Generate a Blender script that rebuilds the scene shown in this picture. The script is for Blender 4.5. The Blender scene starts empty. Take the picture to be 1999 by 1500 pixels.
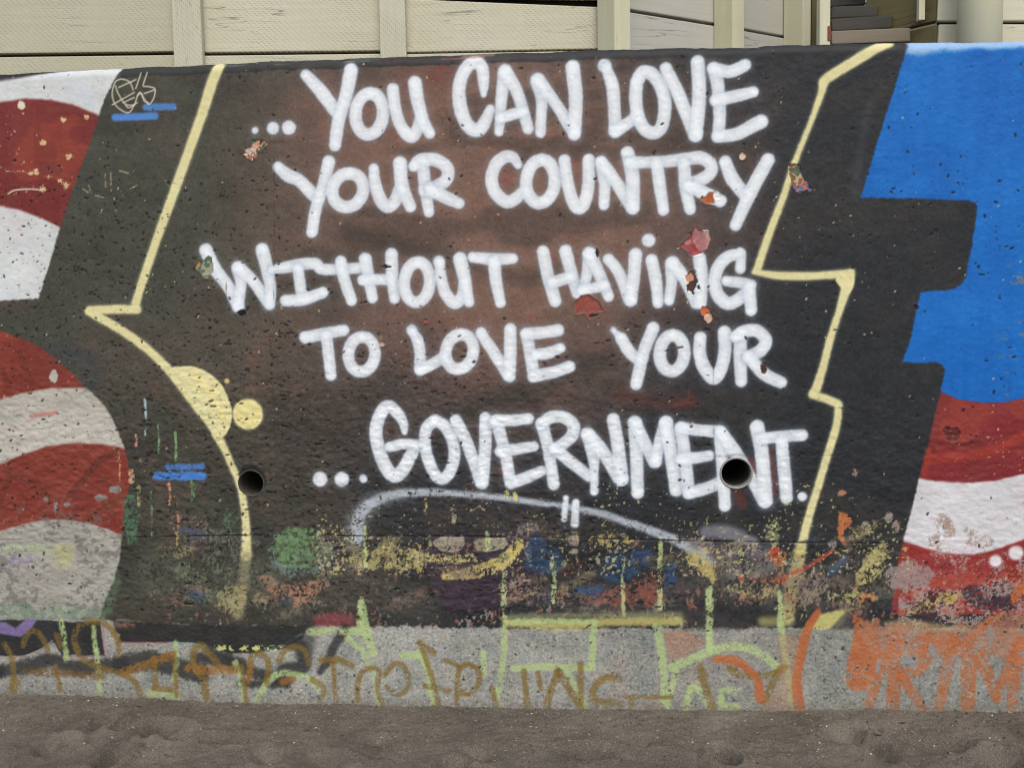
import bpy, bmesh, math, random
import numpy as np
from mathutils import Matrix, Vector

random.seed(7)
rng = np.random.default_rng(11)
scene = bpy.context.scene
COL = scene.collection

# ------------------------------------------------------------------ camera
FPX, CXP, CYP = 2000.0, 999.5, 750.0          # focal length in photo pixels, principal point
YAW, PIT, ROL = 0.07833631, 0.08205895, -0.01762424
CAM = np.array([0.0, -3.4, 1.387])
F_ = np.array([-math.sin(YAW) * math.cos(PIT), math.cos(YAW) * math.cos(PIT), -math.sin(PIT)])
R0 = np.cross(F_, [0, 0, 1.0]); R0 /= np.linalg.norm(R0)
U0 = np.cross(R0, F_)
R_ = math.cos(ROL) * R0 + math.sin(ROL) * U0
U_ = -math.sin(ROL) * R0 + math.cos(ROL) * U0
cam = bpy.data.cameras.new("camera")
cam.sensor_fit = 'HORIZONTAL'; cam.sensor_width = 36.0; cam.lens = 36.0 * FPX / 1999.0
cam.clip_start = 0.05; cam.clip_end = 500
camo = bpy.data.objects.new("camera", cam); COL.objects.link(camo)
camo.matrix_world = Matrix(((R_[0], U_[0], -F_[0], CAM[0]), (R_[1], U_[1], -F_[1], CAM[1]),
                            (R_[2], U_[2], -F_[2], CAM[2]), (0, 0, 0, 1)))
scene.camera = camo

# ------------------------------------------------------------------ light
SUN_EL, SUN_AZ = math.radians(52), math.radians(12)     # azimuth: to the right of straight in front of the wall
sd = np.array([math.sin(SUN_AZ) * math.cos(SUN_EL), -math.cos(SUN_AZ) * math.cos(SUN_EL), math.sin(SUN_EL)])
world = bpy.data.worlds.new("World"); scene.world = world; world.use_nodes = True
wn = world.node_tree; bg = wn.nodes["Background"]
sky = wn.nodes.new("ShaderNodeTexSky"); sky.sky_type = 'NISHITA'; sky.sun_disc = False
sky.sun_elevation = SUN_EL
sky.sun_rotation = math.atan2(sd[0], sd[1])
sky.air_density = 1.0; sky.dust_density = 3.0; sky.ozone_density = 1.0
wn.links.new(sky.outputs[0], bg.inputs[0]); bg.inputs[1].default_value = 0.14
sun = bpy.data.lights.new("sun", 'SUN'); sun.energy = 0.8; sun.angle = math.radians(40); sun.color = (0.98, 0.97, 0.87)
suno = bpy.data.objects.new("sun", sun); COL.objects.link(suno)
suno.rotation_euler = Vector(sd).to_track_quat('Z', 'Y').to_euler()
vs = scene.view_settings
vs.view_transform = 'Standard'; vs.look = 'None'; vs.gamma = 1.0; vs.use_curve_mapping = False
vs.exposure = 0.52
scene.render.film_transparent = False
scene.cycles.pixel_filter_type = 'BLACKMAN_HARRIS'; scene.cycles.filter_width = 1.1

# ------------------------------------------------------------------ helpers
def ray(px, py):
    px = np.asarray(px, float); py = np.asarray(py, float)
    return F_ + ((px - CXP) / FPX)[..., None] * R_ - ((py - CYP) / FPX)[..., None] * U_
def hit(px, py, P0, n):
    d = ray(px, py); t = ((np.asarray(P0) - CAM) @ n) / (d @ np.asarray(n, float))
    return CAM + t[..., None] * d
def wall_hit(px, py): return hit(px, py, [0, 0, 0], [0, 1, 0])
c0 = wall_hit(CXP, CYP)
S = float((c0 - CAM) @ F_ / FPX)               # metres per wall unit (one photo pixel at the centre)
def H(pts):
    p = np.asarray(pts, float); w = wall_hit(p[:, 0], p[:, 1])
    return np.stack([CXP + (w[:, 0] - c0[0]) / S, CYP - (w[:, 2] - c0[2]) / S], 1)
def wu2x(wx): return c0[0] + (wx - CXP) * S
def wu2z(wy): return c0[2] - (wy - CYP) * S
def srgb(c):
    c = np.asarray(c, float) / 255.0
    return np.where(c <= 0.04045, c / 12.92, ((c + 0.055) / 1.055) ** 2.4)
def smooth(t): t = np.clip(t, 0, 1); return t * t * (3 - 2 * t)

def mat(name):
    m = bpy.data.materials.new(name); m.use_nodes = True
    return m, m.node_tree, m.node_tree.nodes["Principled BSDF"]
def nd(t, kind, **kw):
    n = t.nodes.new(kind)
    for k, v in kw.items():
        if k.startswith('i_'): n.inputs[k[2:].replace('_', ' ')].default_value = v
        else: setattr(n, k, v)
    return n
def tag(o, label=None, cat=None, group=None, kind=None):
    if label: o['label'] = label
    if cat: o['category'] = cat
    if group: o['group'] = group
    if kind: o['kind'] = kind
    return o
def empty(name, loc):
    o = bpy.data.objects.new(name, None); COL.objects.link(o); o.location = loc; return o
def grid_mesh(name, co, nr, nc, keep=None):
    me = bpy.data.meshes.new(name)
    idx = np.arange(nr * nc).reshape(nr, nc)
    q = np.stack([idx[:-1, :-1], idx[:-1, 1:], idx[1:, 1:], idx[1:, :-1]], -1).reshape(-1, 4)
    if keep is not None: q = q[keep.reshape(-1)]
    me.vertices.add(nr * nc); me.vertices.foreach_set("co", co.reshape(-1).astype(np.float32))
    me.loops.add(q.size); me.loops.foreach_set("vertex_index", q.reshape(-1).astype(np.int32))
    me.polygons.add(len(q)); me.polygons.foreach_set("loop_start", np.arange(0, q.size, 4, dtype=np.int32))
    me.polygons.foreach_set("use_smooth", np.ones(len(q), bool))
    me.update(calc_edges=True); me.validate()
    return me
def link(name, me, m, parent=None):
    o = bpy.data.objects.new(name, me); COL.objects.link(o)
    if m and not me.materials: me.materials.append(m)
    if parent: o.parent = parent; o.matrix_parent_inverse = parent.matrix_world.inverted() if False else Matrix.Translation(-Vector(parent.location))
    return o
def box_obj(name, origin, ax, ay, az, m, parent=None, bev=0.003, jit=0.0, taper=0.0):
    """box from an origin corner and three edge vectors, bevelled"""
    bm = bmesh.new(); o = Vector(origin); ax, ay, az = Vector(ax), Vector(ay), Vector(az)
    vs_ = []
    for k in (0, 1):
        for j in (0, 1):
            for i in (0, 1):
                v = o + ax * i + ay * j + az * k + Vector((0, 0, taper * i * k))
                v += Vector((random.uniform(-jit, jit), random.uniform(-jit, jit), random.uniform(-jit, jit)))
                vs_.append(bm.verts.new(v))
    for f in ((0, 2, 3, 1), (4, 5, 7, 6), (0, 1, 5, 4), (2, 6, 7, 3), (0, 4, 6, 2), (1, 3, 7, 5)):
        bm.faces.new([vs_[i] for i in f])
    bmesh.ops.recalc_face_normals(bm, faces=bm.faces)
    if bev: bmesh.ops.bevel(bm, geom=bm.edges[:], offset=bev, segments=2, affect='EDGES', profile=0.6)
    me = bpy.data.meshes.new(name); bm.to_mesh(me); bm.free()
    # keep the object's own origin at its corner so object coordinates run along the board
    q = Matrix((ax.normalized(), ay.normalized(), az.normalized())).transposed().to_4x4()
    if q.to_3x3().determinant() < 0:
        q = Matrix((ax.normalized(), -ay.normalized(), az.normalized())).transposed().to_4x4()
    M = Matrix.Translation(o) @ q
    me.transform(M.inverted())
    ob = bpy.data.objects.new(name, me); COL.objects.link(ob); me.materials.append(m)
    if parent:
        ob.parent = parent; ob.matrix_parent_inverse = Matrix.Translation(-Vector(parent.location))
    ob.matrix_world = M
    if parent: ob.matrix_basis = M
    return ob

# ------------------------------------------------------------------ noise on arbitrary points
def vnoise(x, y, seed):
    r = np.random.default_rng(seed).random((256, 256)).astype(np.float32)
    xf = np.floor(x); yf = np.floor(y); fx = smooth(x - xf); fy = smooth(y - yf)
    xi = xf.astype(np.int32) & 255; yi = yf.astype(np.int32) & 255; x1 = (xi + 1) & 255; y1 = (yi + 1) & 255
    return (r[yi, xi] * (1 - fx) + r[yi, x1] * fx) * (1 - fy) + (r[y1, xi] * (1 - fx) + r[y1, x1] * fx) * fy
def fbm(x, y, scale, seed, octv=3, ax=1.0, ay=1.0):
    o = 0.0; a = 1.0; t = 0.0; s = scale
    for k in range(octv):
        o = o + a * vnoise(x / (s * ax) + 17.3 * k, y / (s * ay) + 5.1 * k, seed * 31 + k); t += a; a *= 0.55; s *= 0.47
    return (o / t - 0.5) * 2.0          # about -1..1

# ------------------------------------------------------------------ the wall's canvas
TOP = H([(-900, 168), (-300, 152), (0, 141), (120, 135), (230, 130), (430, 121), (600, 113), (800, 106), (1000, 100),
         (1200, 93), (1350, 89), (1480, 88), (1495, 85), (1600, 83), (1770, 80), (1999, 77), (2300, 76), (3000, 76)])
xa = H([(-40, 750)])[0, 0]; xb = H([(2040, 750)])[0, 0]
XS = np.concatenate([np.arange(xa - 1300, xa, 12.0), np.arange(xa, xb, 1.8), np.arange(xb, xb + 1300, 12.0)])
NC = len(XS)
ARC = 18.0                                       # arris radius in wall units
topy = np.interp(XS, TOP[:, 0], TOP[:, 1]) + 1.6 * fbm(XS, XS * 0, 60, 3) + 0.8 * fbm(XS, XS * 0, 12, 4)
face_top = topy + ARC
BOT = 1490.0
NR = 760
t = np.linspace(0, 1, NR)[:, None]
Yf = BOT + (face_top[None, :] - BOT) * t         # row 0 at the bottom
NA = 9
arc_s = (np.arange(1, NA + 1) / NA)[:, None]
Ya = face_top[None, :] - ARC * 1.57 * arc_s
NT = 4
top_s = (np.arange(1, NT + 1) / NT)[:, None]
Yt = Ya[-1][None, :] - 180 * top_s
Y = np.concatenate([Yf, Ya, Yt], 0).astype(np.float32)
X = np.broadcast_to(XS[None, :], Y.shape).astype(np.float32)
NRT = Y.shape[0]
C = np.zeros(Y.shape + (3,), np.float32)
DISP = np.zeros(Y.shape, np.float32)             # metres out of the wall

YMAX = Y.max(1); YMIN = Y.min(1)
def rows(y0, y1):
    # rows run from bottom (large y) to top (small y)
    ok = np.where((YMIN <= y1) & (YMAX >= y0))[0]
    return (ok[0], ok[-1] + 1) if len(ok) else (0, 0)
def cols(x0, x1):
    return int(np.searchsorted(XS, x0)), int(np.searchsorted(XS, x1))
def win(x0, y0, x1, y1):
    r = rows(y0, y1); c = cols(x0, x1); return slice(*r), slice(*c)
def spline(p, n=6, closed=False):
    p = np.asarray(p, float)
    if len(p) < 3: return p
    if closed: q = np.concatenate([p[-1:], p, p[:2]])
    else: q = np.concatenate([2 * p[:1] - p[1:2], p, 2 * p[-1:] - p[-2:-1]])
    o = []
    for i in range(1, len(q) - 2):
        for k in range(n):
            s = k / n; a, b, c, d = q[i - 1], q[i], q[i + 1], q[i + 2]
            o.append(0.5 * (2 * b + (c - a) * s + (2 * a - 5 * b + 4 * c - d) * s * s + (3 * b - a - 3 * c + d) * s ** 3))
    o.append(q[-2]); return np.array(o)
def sdf_line(p, hw, pad, curve=True):
    """p photo points, hw half width (scalar or per point) -> window, signed distance"""
    p = np.asarray(p, float); hw = np.broadcast_to(np.asarray(hw, float), (len(p),))
    ph = np.concatenate([H(p), hw[:, None]], 1)
    if len(p) == 1: ph = np.concatenate([ph, ph])
    if curve and len(p) > 2: ph = spline(ph)
    m = ph[:, 2].max() + pad
    w = win(ph[:, 0].min() - m, ph[:, 1].min() - m, ph[:, 0].max() + m, ph[:, 1].max() + m)
    x = X[w]; y = Y[w]; out = np.full(x.shape, 1e3, np.float32)
    if x.size == 0: return w, out
    for a, b in zip(ph[:-1], ph[1:]):
        dx, dy = b[0] - a[0], b[1] - a[1]; l2 = dx * dx + dy * dy + 1e-6
        tt = np.clip(((x - a[0]) * dx + (y - a[1]) * dy) / l2, 0, 1)
        d = np.hypot(x - a[0] - tt * dx, y - a[1] - tt * dy) - (a[2] + tt * (b[2] - a[2]))
        np.minimum(out, d, out=out)
    return w, out
def sdf_poly(p, pad=10, curve=False):
    ph = H(p)
    if curve: ph = spline(ph, 5, True)[:-1]
    w = win(ph[:, 0].min() - pad, ph[:, 1].min() - pad, ph[:, 0].max() + pad, ph[:, 1].max() + pad)
    x = X[w]; y = Y[w]; d2 = np.full(x.shape, 1e9, np.float32); ins = np.zeros(x.shape, bool)
    for a, b in zip(ph, np.roll(ph, -1, 0)):
        dx, dy = b[0] - a[0], b[1] - a[1]; l2 = dx * dx + dy * dy + 1e-6
        tt = np.clip(((x - a[0]) * dx + (y - a[1]) * dy) / l2, 0, 1)
        np.minimum(d2, (x - a[0] - tt * dx) ** 2 + (y - a[1] - tt * dy) ** 2, out=d2)
        if a[1] != b[1]:
            ins ^= ((a[1] > y) != (b[1] > y)) & (x < (b[0] - a[0]) * (y - a[1]) / (b[1] - a[1]) + a[0])
    d = np.sqrt(d2); return w, np.where(ins, -d, d)
NOISE = {}
GRAIN = rng.normal(0, 1, Y.shape).astype(np.float32)
def noise_for(scale, seed, octv=3, ax=1.0, ay=1.0):
    k = (scale, seed, octv, ax, ay)
    if k not in NOISE: NOISE[k] = fbm(X, Y, scale, seed, octv, ax, ay).astype(np.float32)
    return NOISE[k]
def lay(w, d, col, alpha=1.0, soft=1.5, rag=0.0, rs=8, seed=5, ay=1.0, hole=None, vary=6):
    """spray a colour where d < 0; rag frays the edge, hole (0..1) wears it away in flecks"""
    if d.size == 0: return
    if rag: d = d + rag * (noise_for(rs, seed, 3, 1.0, ay)[w] + (0.22 * GRAIN[w] if rag > 2 else 0))
    a = smooth(0.5 - d / (2 * soft)) * alpha
    if hole:
        n = 0.55 * noise_for(4.2, seed + 40, 2, 1.0, 1.3)[w] + 0.42 * noise_for(13, seed + 42, 3, 1.0, 1.2)[w] + 0.30 * noise_for(45, seed + 41)[w] + 0.17 * GRAIN[w]
        a = a * smooth((n - (hole * 1.5 - 0.60) + 0.17) / 0.30)
    cc = np.asarray(col, np.float32) + (vary * noise_for(30, 77)[w])[..., None]
    C[w] = C[w] * (1 - a[..., None]) + cc * a[..., None]
def stroke(p, hw, col, alpha=1.0, soft=1.5, rag=0.0, curve=True, **k):
    w, d = sdf_line(p, hw, soft * 2 + abs(rag) + 2, curve); lay(w, d, col, alpha, soft, rag, **k)
def fill(p, col, alpha=1.0, soft=1.5, rag=0.0, curve=False, **k):
    w, d = sdf_poly(p, soft * 2 + abs(rag) + 4, curve); lay(w, d, col, alpha, soft, rag, **k)
def spot(x, y, r, col, alpha=1.0, soft=1.5, ry=None, **k):
    if ry is None: stroke([(x, y)], r, col, alpha, soft, **k)
    else:
        a = np.linspace(0, 2 * np.pi, 14)[:-1]
        fill([(x + r * math.cos(q), y + ry * math.sin(q)) for q in a], col, alpha, soft, **k)
def below(poly):
    """signed field: positive above the polyline, negative below it (image down)"""
    ph = H(poly); return np.interp(XS, ph[:, 0], ph[:, 1])[None, :] - Y
def sidex(poly):
    """signed field: negative to the right of a top-to-bottom polyline"""
    ph = H(poly); return np.interp(Y, ph[:, 1], ph[:, 0]) - X
FULL = (slice(None), slice(None))

# photo-space coordinates of the canvas are close to wall units; use wall units for broad zones
n_big = noise_for(240, 1); n_mid = noise_for(70, 2); n_sm = noise_for(22, 3); n_fine = noise_for(7, 4, 2)
n_grain = rng.normal(0, 1, Y.shape).astype(np.float32)

# ---- bare concrete
agg = noise_for(4, 9, 2)
conc = 140 + 15 * n_mid + 13 * n_sm + 18 * agg + 9 * n_grain
conc = conc + np.interp(X, [0, 800, 1500, 2000], [2, 10, -2, -8])
C[..., 0] = conc + 1 + 4 * n_sm; C[..., 1] = conc + 1; C[..., 2] = conc - 7 - 4 * n_sm
C += rng.normal(0, 4.0, C.shape).astype(np.float32)
dark_agg = smooth((noise_for(5.5, 10, 2) - 0.5) / 0.15)
C *= (1 - 0.34 * dark_agg)[..., None]
pink = smooth((n_big + 0.9 * n_mid + np.exp(-((X - 1230) / 260) ** 2) - 0.55) / 0.8) * 0.35
C[:] = C * (1 - pink[..., None]) + np.array([172, 138, 122], np.float32) * (0.8 + 0.25 * agg[..., None]) * pink[..., None]

# ---- underlying old paint layers (seen through the worn foot of the mural)
UND = np.zeros_like(C)
pal = [(52, 44, 38), (178, 164, 104), (160, 148, 126), (60, 50, 52), (150, 100, 78), (132, 134, 128), (56, 54, 56), (170, 176, 124)]
sel = noise_for(26, 21, 3, 1.0, 1.4) * 3.0 + noise_for(90, 22) * 2.0 + 3.4
for i, pc in enumerate(pal):
    m = (np.clip(np.round(sel), 0, len(pal) - 1) == i)
    UND[m] = pc
UND += (8 * n_grain)[..., None]

# ---- black and brown field of the mural
brown = np.clip(np.exp(-(((X - 960) / 470) ** 2 + ((Y - 430) / 430) ** 2) ** 1.5) * 1.12 + 0.34 * n_big + 0.16 * n_mid, 0, 1)
brown *= smooth((1640 - X - 0.25 * (Y - 500)) / 330)
left = smooth((900 - X) / 500)
blk = np.array([37, 39, 42], np.float32)[None, None] * np.ones_like(C)
blk = blk * (1 - left[..., None]) + np.array([67, 67, 57], np.float32) * left[..., None]
lowdark = smooth((Y - 640) / 260) * smooth((760 - X) / 300)
blk = blk * (1 - 0.4 * lowdark[..., None]) + np.array([46, 45, 39], np.float32) * 0.4 * lowdark[..., None]
bw = (brown * 0.92)[..., None]
M = blk * (1 - bw) + np.array([124, 94, 80], np.float32) * bw
red = smooth((n_mid + 0.6 * n_sm + 0.3 * n_big - 0.42) / 0.5) * np.clip(brown * 1.4, 0, 1) * 0.6
M = M * (1 - red[..., None]) + np.array([128, 74, 62], np.float32) * red[..., None]
drk = smooth((noise_for(120, 31, 3, 1.7, 0.6) - 0.12) / 0.35) * 0.42
M = M * (1 - drk[..., None]) + np.array([54, 50, 44], np.float32) * drk[..., None]
M += (6 * n_sm + 5 * n_fine + 4.0 * n_grain)[..., None]
M += rng.normal(0, 3.0, M.shape).astype(np.float32)
olive = (smooth((noise_for(14, 34) - 0.1) / 0.5) * 0.35)[..., None]
M = M * (1 - olive) + (M * np.array([0.98, 1.0, 0.86], np.float32)) * olive
paint_end = H([(1000, 1218)])[0, 1]
end_line = H([(-1500, 1205), (0, 1205), (200, 1210), (420, 1224), (600, 1222), (800, 1224), (990, 1228), (1330, 1226), (1600, 1226), (3000, 1226)])
dend = Y - np.interp(XS, end_line[:, 0], end_line[:, 1])[None, :]
a = smooth(0.5 - (dend + 5 * noise_for(12, 33) + 2.5 * n_fine) / 5.0)
C[:] = C * (1 - a[..., None]) + M * a[..., None]

# ---- left: red and white wavy stripes
WH = (203, 206, 203); RD = (116, 46, 41)
def region(poly, painter):
    w, d = sdf_poly(poly, 30)
    old = C.copy(); painter(); new = C[w].copy(); C[:] = old; sub = C[w].copy()
    d = d + 1.6 * noise_for(6, 41, 2)[w]
    a = smooth(0.5 - d / 5.0)[..., None]
    C[w] = sub * (1 - a) + new * a
def zone(field, col, soft, win_=FULL, rag=1.2, vary=10, alpha=1.0):
    d = field + rag * noise_for(14, 42)
    a = (smooth(0.5 - d / (2 * soft)) * alpha)[..., None]
    cc = np.asarray(col, np.float32) + (vary * n_mid + 0.6 * vary * n_sm + 3 * n_grain)[..., None]
    C[:] = C * (1 - a) + cc * a
def redmottle(wx0, wx1, y0, y1, seed):
    w = win(wx0, y0, wx1, y1)
    # strokes of earlier paint ghosting through the red: fields of lighter orange and darker maroon
    isred = smooth((C[w][..., 0] - C[w][..., 1] - 40) / 30)
    n = noise_for(95, seed, 2, 1.2, 0.8)[w]; n2 = noise_for(60, seed + 1, 2, 0.6, 1.5)[w]
    o = (smooth((n - 0.15) / 0.12) * 0.45 * isred)[..., None]
    C[w] = C[w] * (1 - o) + np.array([150, 66, 46], np.float32) * o
    o = (smooth((n2 - 0.22) / 0.08) * 0.42 * isred)[..., None]
    C[w] = C[w] * (1 - o) + np.array([112, 44, 38], np.float32) * o
    o = (smooth((noise_for(5, seed + 2, 2)[w] - 0.62) / 0.06) * smooth((noise_for(60, seed + 3)[w] - 0.1) / 0.3) * 0.8 * isred)[..., None]
    C[w] = C[w] * (1 - o) + np.array([206, 168, 120], np.float32) * o
def L_up():
    C[:, :cols(0, 330)[1]] = np.array(WH, np.float32)
    w_ = (slice(None), slice(0, cols(0, 330)[1]))
    C[w_] += (9 * n_mid[w_] + 7 * n_sm[w_] + 5 * n_fine[w_])[..., None]
    tint = smooth((noise_for(80, 51)[w_] - 0.1) / 0.4)[..., None] * 0.35
    C[w_] = C[w_] * (1 - tint) + np.array([198, 204, 216], np.float32) * tint
    pk = smooth((noise_for(70, 52)[w_] - 0.2) / 0.4)[..., None] * 0.3
    C[w_] = C[w_] * (1 - pk) + np.array([214, 190, 190], np.float32) * pk
    zone(np.maximum(below([(-900, 260), (-300, 230), (0, 200), (50, 192), (100, 195), (150, 207), (200, 228), (260, 260)]),
                    -below([(-900, 470), (-300, 420), (0, 402), (40, 410), (80, 425), (120, 446), (200, 480)])), RD, 4.0)
    zone(-below([(-900, 190), (-300, 168), (0, 158), (60, 147), (115, 134), (240, 120)]), (40, 34, 38), 5.0)
    redmottle(-900, 330, 100, 480, 61)
region([(-1200, 60), (242, 100), (237, 130), (205, 190), (180, 265), (140, 375), (115, 450), (95, 520), (75, 583), (0, 587), (-1200, 600)], L_up)
def L_low():
    e = cols(0, 330)[1]; w_ = (slice(None), slice(0, e))
    C[w_] = np.array([124, 54, 42], np.float32) + (9 * n_mid[w_] + 7 * n_sm[w_])[..., None]
    zone(np.maximum(below([(-900, 820), (-300, 800), (0, 780), (40, 768), (100, 758), (165, 757), (200, 765), (300, 800)]),
                    -below([(-900, 960), (-300, 930), (0, 907), (40, 890), (90, 872), (150, 865), (200, 868), (260, 880)])), (178, 172, 160), 3.5)
    zone(below([(-900, 1100), (-300, 1060), (0, 1037), (60, 1020), (120, 1014), (170, 1021), (210, 1034), (260, 1054)]), (158, 154, 143), 3.0)
    redmottle(-900, 330, 640, 1060, 65)
    # scuffed grey flecks in the lower white
    g = smooth((noise_for(9, 71)[w_] - 0.18 + 0.5 * noise_for(60, 72)[w_]) / 0.12) * smooth((Y[w_] - 950) / 80) * 0.6
    C[w_] = C[w_] * (1 - g[..., None]) + np.array([104, 103, 100], np.float32) * g[..., None]
region([(-1200, 560), (-300, 610), (0, 647), (60, 668), (110, 700), (150, 738), (185, 772), (210, 800), (225, 830), (240, 865), (250, 900), (252, 950),
        (243, 1000), (237, 1060), (232, 1100), (222, 1135), (205, 1175), (195, 1208), (-1200, 1208)], L_low)
# ghost strokes on the left stripes
for p, hw, c_, al in [([(230, 880), (190, 905), (165, 935), (135, 968)], 7, (96, 48, 38), 0.7), ([(20, 925), (60, 940), (95, 965)], 9, (104, 50, 40), 0.5),
                      ([(175, 1010), (215, 985), (240, 965)], 8, (105, 62, 40), 0.5), ([(40, 1010), (100, 985)], 6, (118, 50, 40), 0.5),
                      ([(0, 985), (20, 930)], 6, (96, 50, 40), 0.5), ([(40, 690), (62, 750)], 7, (104, 44, 34), 0.5), ([(5, 720), (20, 770)], 7, (104, 44, 34), 0.5),
                      ([(80, 325), (115, 335)], 6, (104, 52, 46), 0.6), ([(20, 378), (25, 400)], 5, (100, 56, 48), 0.6), ([(95, 215), (140, 208)], 6, (120, 58, 46), 0.5),
                      ([(60, 812), (110, 806)], 4, (180, 110, 98), 0.7), ([(0, 815), (40, 812)], 4, (140, 146, 128), 0.6)]:
    stroke(p, hw, c_, al, 2.5)
spot(205, 933, 9, (112, 62, 36), 0.8, 2)
fill([(15, 1080), (68, 1075), (68, 1100), (15, 1102)], (136, 122, 158), 0.7, 3, 5, hole=0.42)
fill([(0, 1068), (70, 1062), (110, 1070), (105, 1082), (0, 1080)], (160, 182, 130), 0.65, 4, 4, hole=0.35)
fill([(105, 1060), (145, 1065), (140, 1110), (108, 1105)], (176, 176, 112), 0.5, 8, 6)
fill([(0, 1180), (140, 1185), (215, 1190), (200, 1210), (0, 1210)], (112, 138, 110), 0.6, 6, 8, hole=0.3)
fill([(205, 1165), (228, 1120), (238, 1135), (212, 1205), (195, 1205)], (96, 122, 96), 0.5, 8, 4)
spot(105, 735, 9, (176, 172, 160), 1, 1.2, ry=12, rag=3)
for (x_, y_, rx_, ry_) in [(225, 955, 12, 8), (197, 972, 13, 6), (108, 990, 4, 14), (130, 985, 5, 5), (90, 975, 4, 4)]:
    spot(x_, y_, rx_, (132, 130, 122), 0.9, 1.2, ry=ry_, rag=4)
spot(42, 205, 8, (214, 206, 180), 1, 1.2, ry=8, rag=2)
for (x_, y_, r_) in [(124, 233, 4), (85, 278, 6), (135, 305, 5), (72, 335, 5), (60, 338, 4), (95, 345, 4), (118, 352, 5), (83, 368, 6), (130, 362, 6), (168, 228, 4)]:
    spot(x_, y_, r_, (214, 186, 138), 0.9, 1.0, ry=r_ * 0.8, rag=5, rs=5)
stroke([(16, 378), (30, 371), (60, 369), (82, 371)], 1.6, (206, 190, 168), 0.9, 1.0)
stroke([(12, 334), (40, 335), (62, 340)], 1.6, (214, 200, 180), 0.8, 1.0, hole=0.4)

# ---- right: blue field, red and white stripes
EDGE = [(1790, 40), (1775, 88), (1765, 110), (1740, 190), (1715, 270), (1690, 350), (1680, 386), (1760, 387), (1830, 389), (1893, 391), (1904, 396), (1907, 406),
        (1905, 430), (1895, 490), (1886, 540), (1878, 555), (1862, 564), (1845, 567), (1797, 570), (1790, 600), (1778, 660), (1762, 707), (1790, 709), (1828, 707),
        (1838, 711), (1844, 722), (1842, 738), (1836, 765), (1830, 792), (1820, 830), (1810, 880), (1795, 930), (1785, 975), (1770, 1030), (1760, 1065),
        (1752, 1100), (1745, 1150), (1738, 1200)]
def R_all():
    b = cols(1600, 9999)[0]; w_ = (slice(None), slice(b, None))
    C[w_] = np.array([12, 100, 180], np.float32) + (7 * n_big[w_] + 6 * n_mid[w_] + 4 * n_sm[w_] + 3 * n_fine[w_] + 5 * noise_for(26, 54, 2, 0.5, 4.0)[w_] + 2 * GRAIN[w_])[..., None] * np.array([0.8, 1, 1], np.float32)
    zone(below([(1600, 690), (1833, 763), (1870, 780), (1920, 787), (1960, 786), (1999, 778), (2200, 720), (2500, 660), (3000, 640)]), (124, 40, 42), 1.6, rag=1.0)
    zone(below([(1600, 890), (1790, 934), (1830, 940), (1880, 943), (1940, 940), (1999, 926), (2200, 870), (2500, 800), (3000, 780)]), (203, 201, 202), 3.0)
    tint = (smooth((noise_for(60, 53)[w_] - 0.15) / 0.4) * 0.28)[..., None]
    m_ = smooth((C[w_][..., 1] - 150) / 30)[..., None] * tint * (C[w_][..., 0] > 150)[..., None]
    C[w_] = C[w_] * (1 - m_) + np.array([206, 172, 186], np.float32) * m_
    zone(below([(1600, 1000), (1760, 1056), (1800, 1069), (1850, 1081), (1900, 1084), (1950, 1071), (1999, 1053), (2200, 1000), (2500, 930), (3000, 920)]), (138, 46, 44), 3.5)
    redmottle(1600, 3400, 780, 960, 85)
    ao = C[w_].copy()
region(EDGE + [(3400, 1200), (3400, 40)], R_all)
zone(np.maximum(-below([(1700, 90), (1780, 104), (1800, 105), (1850, 99), (1920, 94), (1999, 92), (3000, 94)]), sidex([(1776, 60), (1770, 110), (1760, 200)])), (176, 196, 220), 7.0, alpha=0.8, rag=5)  # pale overspray on the blue arris, with its skylight painted in
stroke([(1878, 862), (1830, 875)], 5, (150, 62, 44), 0.5, 4); stroke([(1999, 850), (1940, 880), (1860, 893), (1812, 896)], 9, (158, 56, 40), 0.6, 4)
stroke([(1812, 880), (1805, 925)], 6, (160, 60, 42), 0.5, 4); stroke([(1815, 866), (1880, 868), (1910, 860)], 4, (92, 34, 34), 0.5, 3)
# worn flecks on the blue
w = win(1890, 560, 2060, 800)
o = (smooth((noise_for(13, 91, 2, 1.6, 0.8)[w] - 0.38) / 0.07) * smooth((noise_for(60, 92)[w] + 0.15) / 0.3) * 0.75)[..., None] * smooth((X[w] - 1900) / 50)[..., None]
C[w] = C[w] * (1 - o) + np.array([124, 112, 110], np.float32) * o

# ---- black smudge strokes crossing the field
for p, hw, c_, al, so in [([(880, 810), (960, 780), (1050, 755), (1110, 715), (1180, 705)], 20, (46, 44, 40), 0.5, 18), ([(680, 455), (1000, 540), (1080, 530)], 16, (52, 46, 40), 0.4, 16),
                          ([(1210, 770), (1300, 790), (1350, 780)], 14, (104, 52, 42), 0.35, 12), ([(1320, 790), (1350, 785)], 6, (130, 58, 44), 0.4, 5),
                          ([(1120, 300), (1400, 285)], 14, (60, 50, 44), 0.45, 14), ([(800, 140), (870, 150)], 30, (104, 60, 50), 0.35, 20), ([(860, 135), (850, 150)], 8, (120, 54, 44), 0.4, 8),
                          ([(1700, 200), (1680, 290), (1668, 380)], 8, (70, 74, 80), 0.35, 8), ([(120, 690), (170, 700), (175, 740)], 22, (62, 64, 64), 0.6, 16)]:
    stroke(p, hw, c_, al, so)
# red brown ghosts behind the last line of lettering
for p in [[(1440, 965), (1450, 985)], [(1500, 880), (1510, 960)], [(1465, 900), (1480, 940)]]:
    stroke(p, 9, (104, 48, 42), 0.6, 5)

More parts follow.
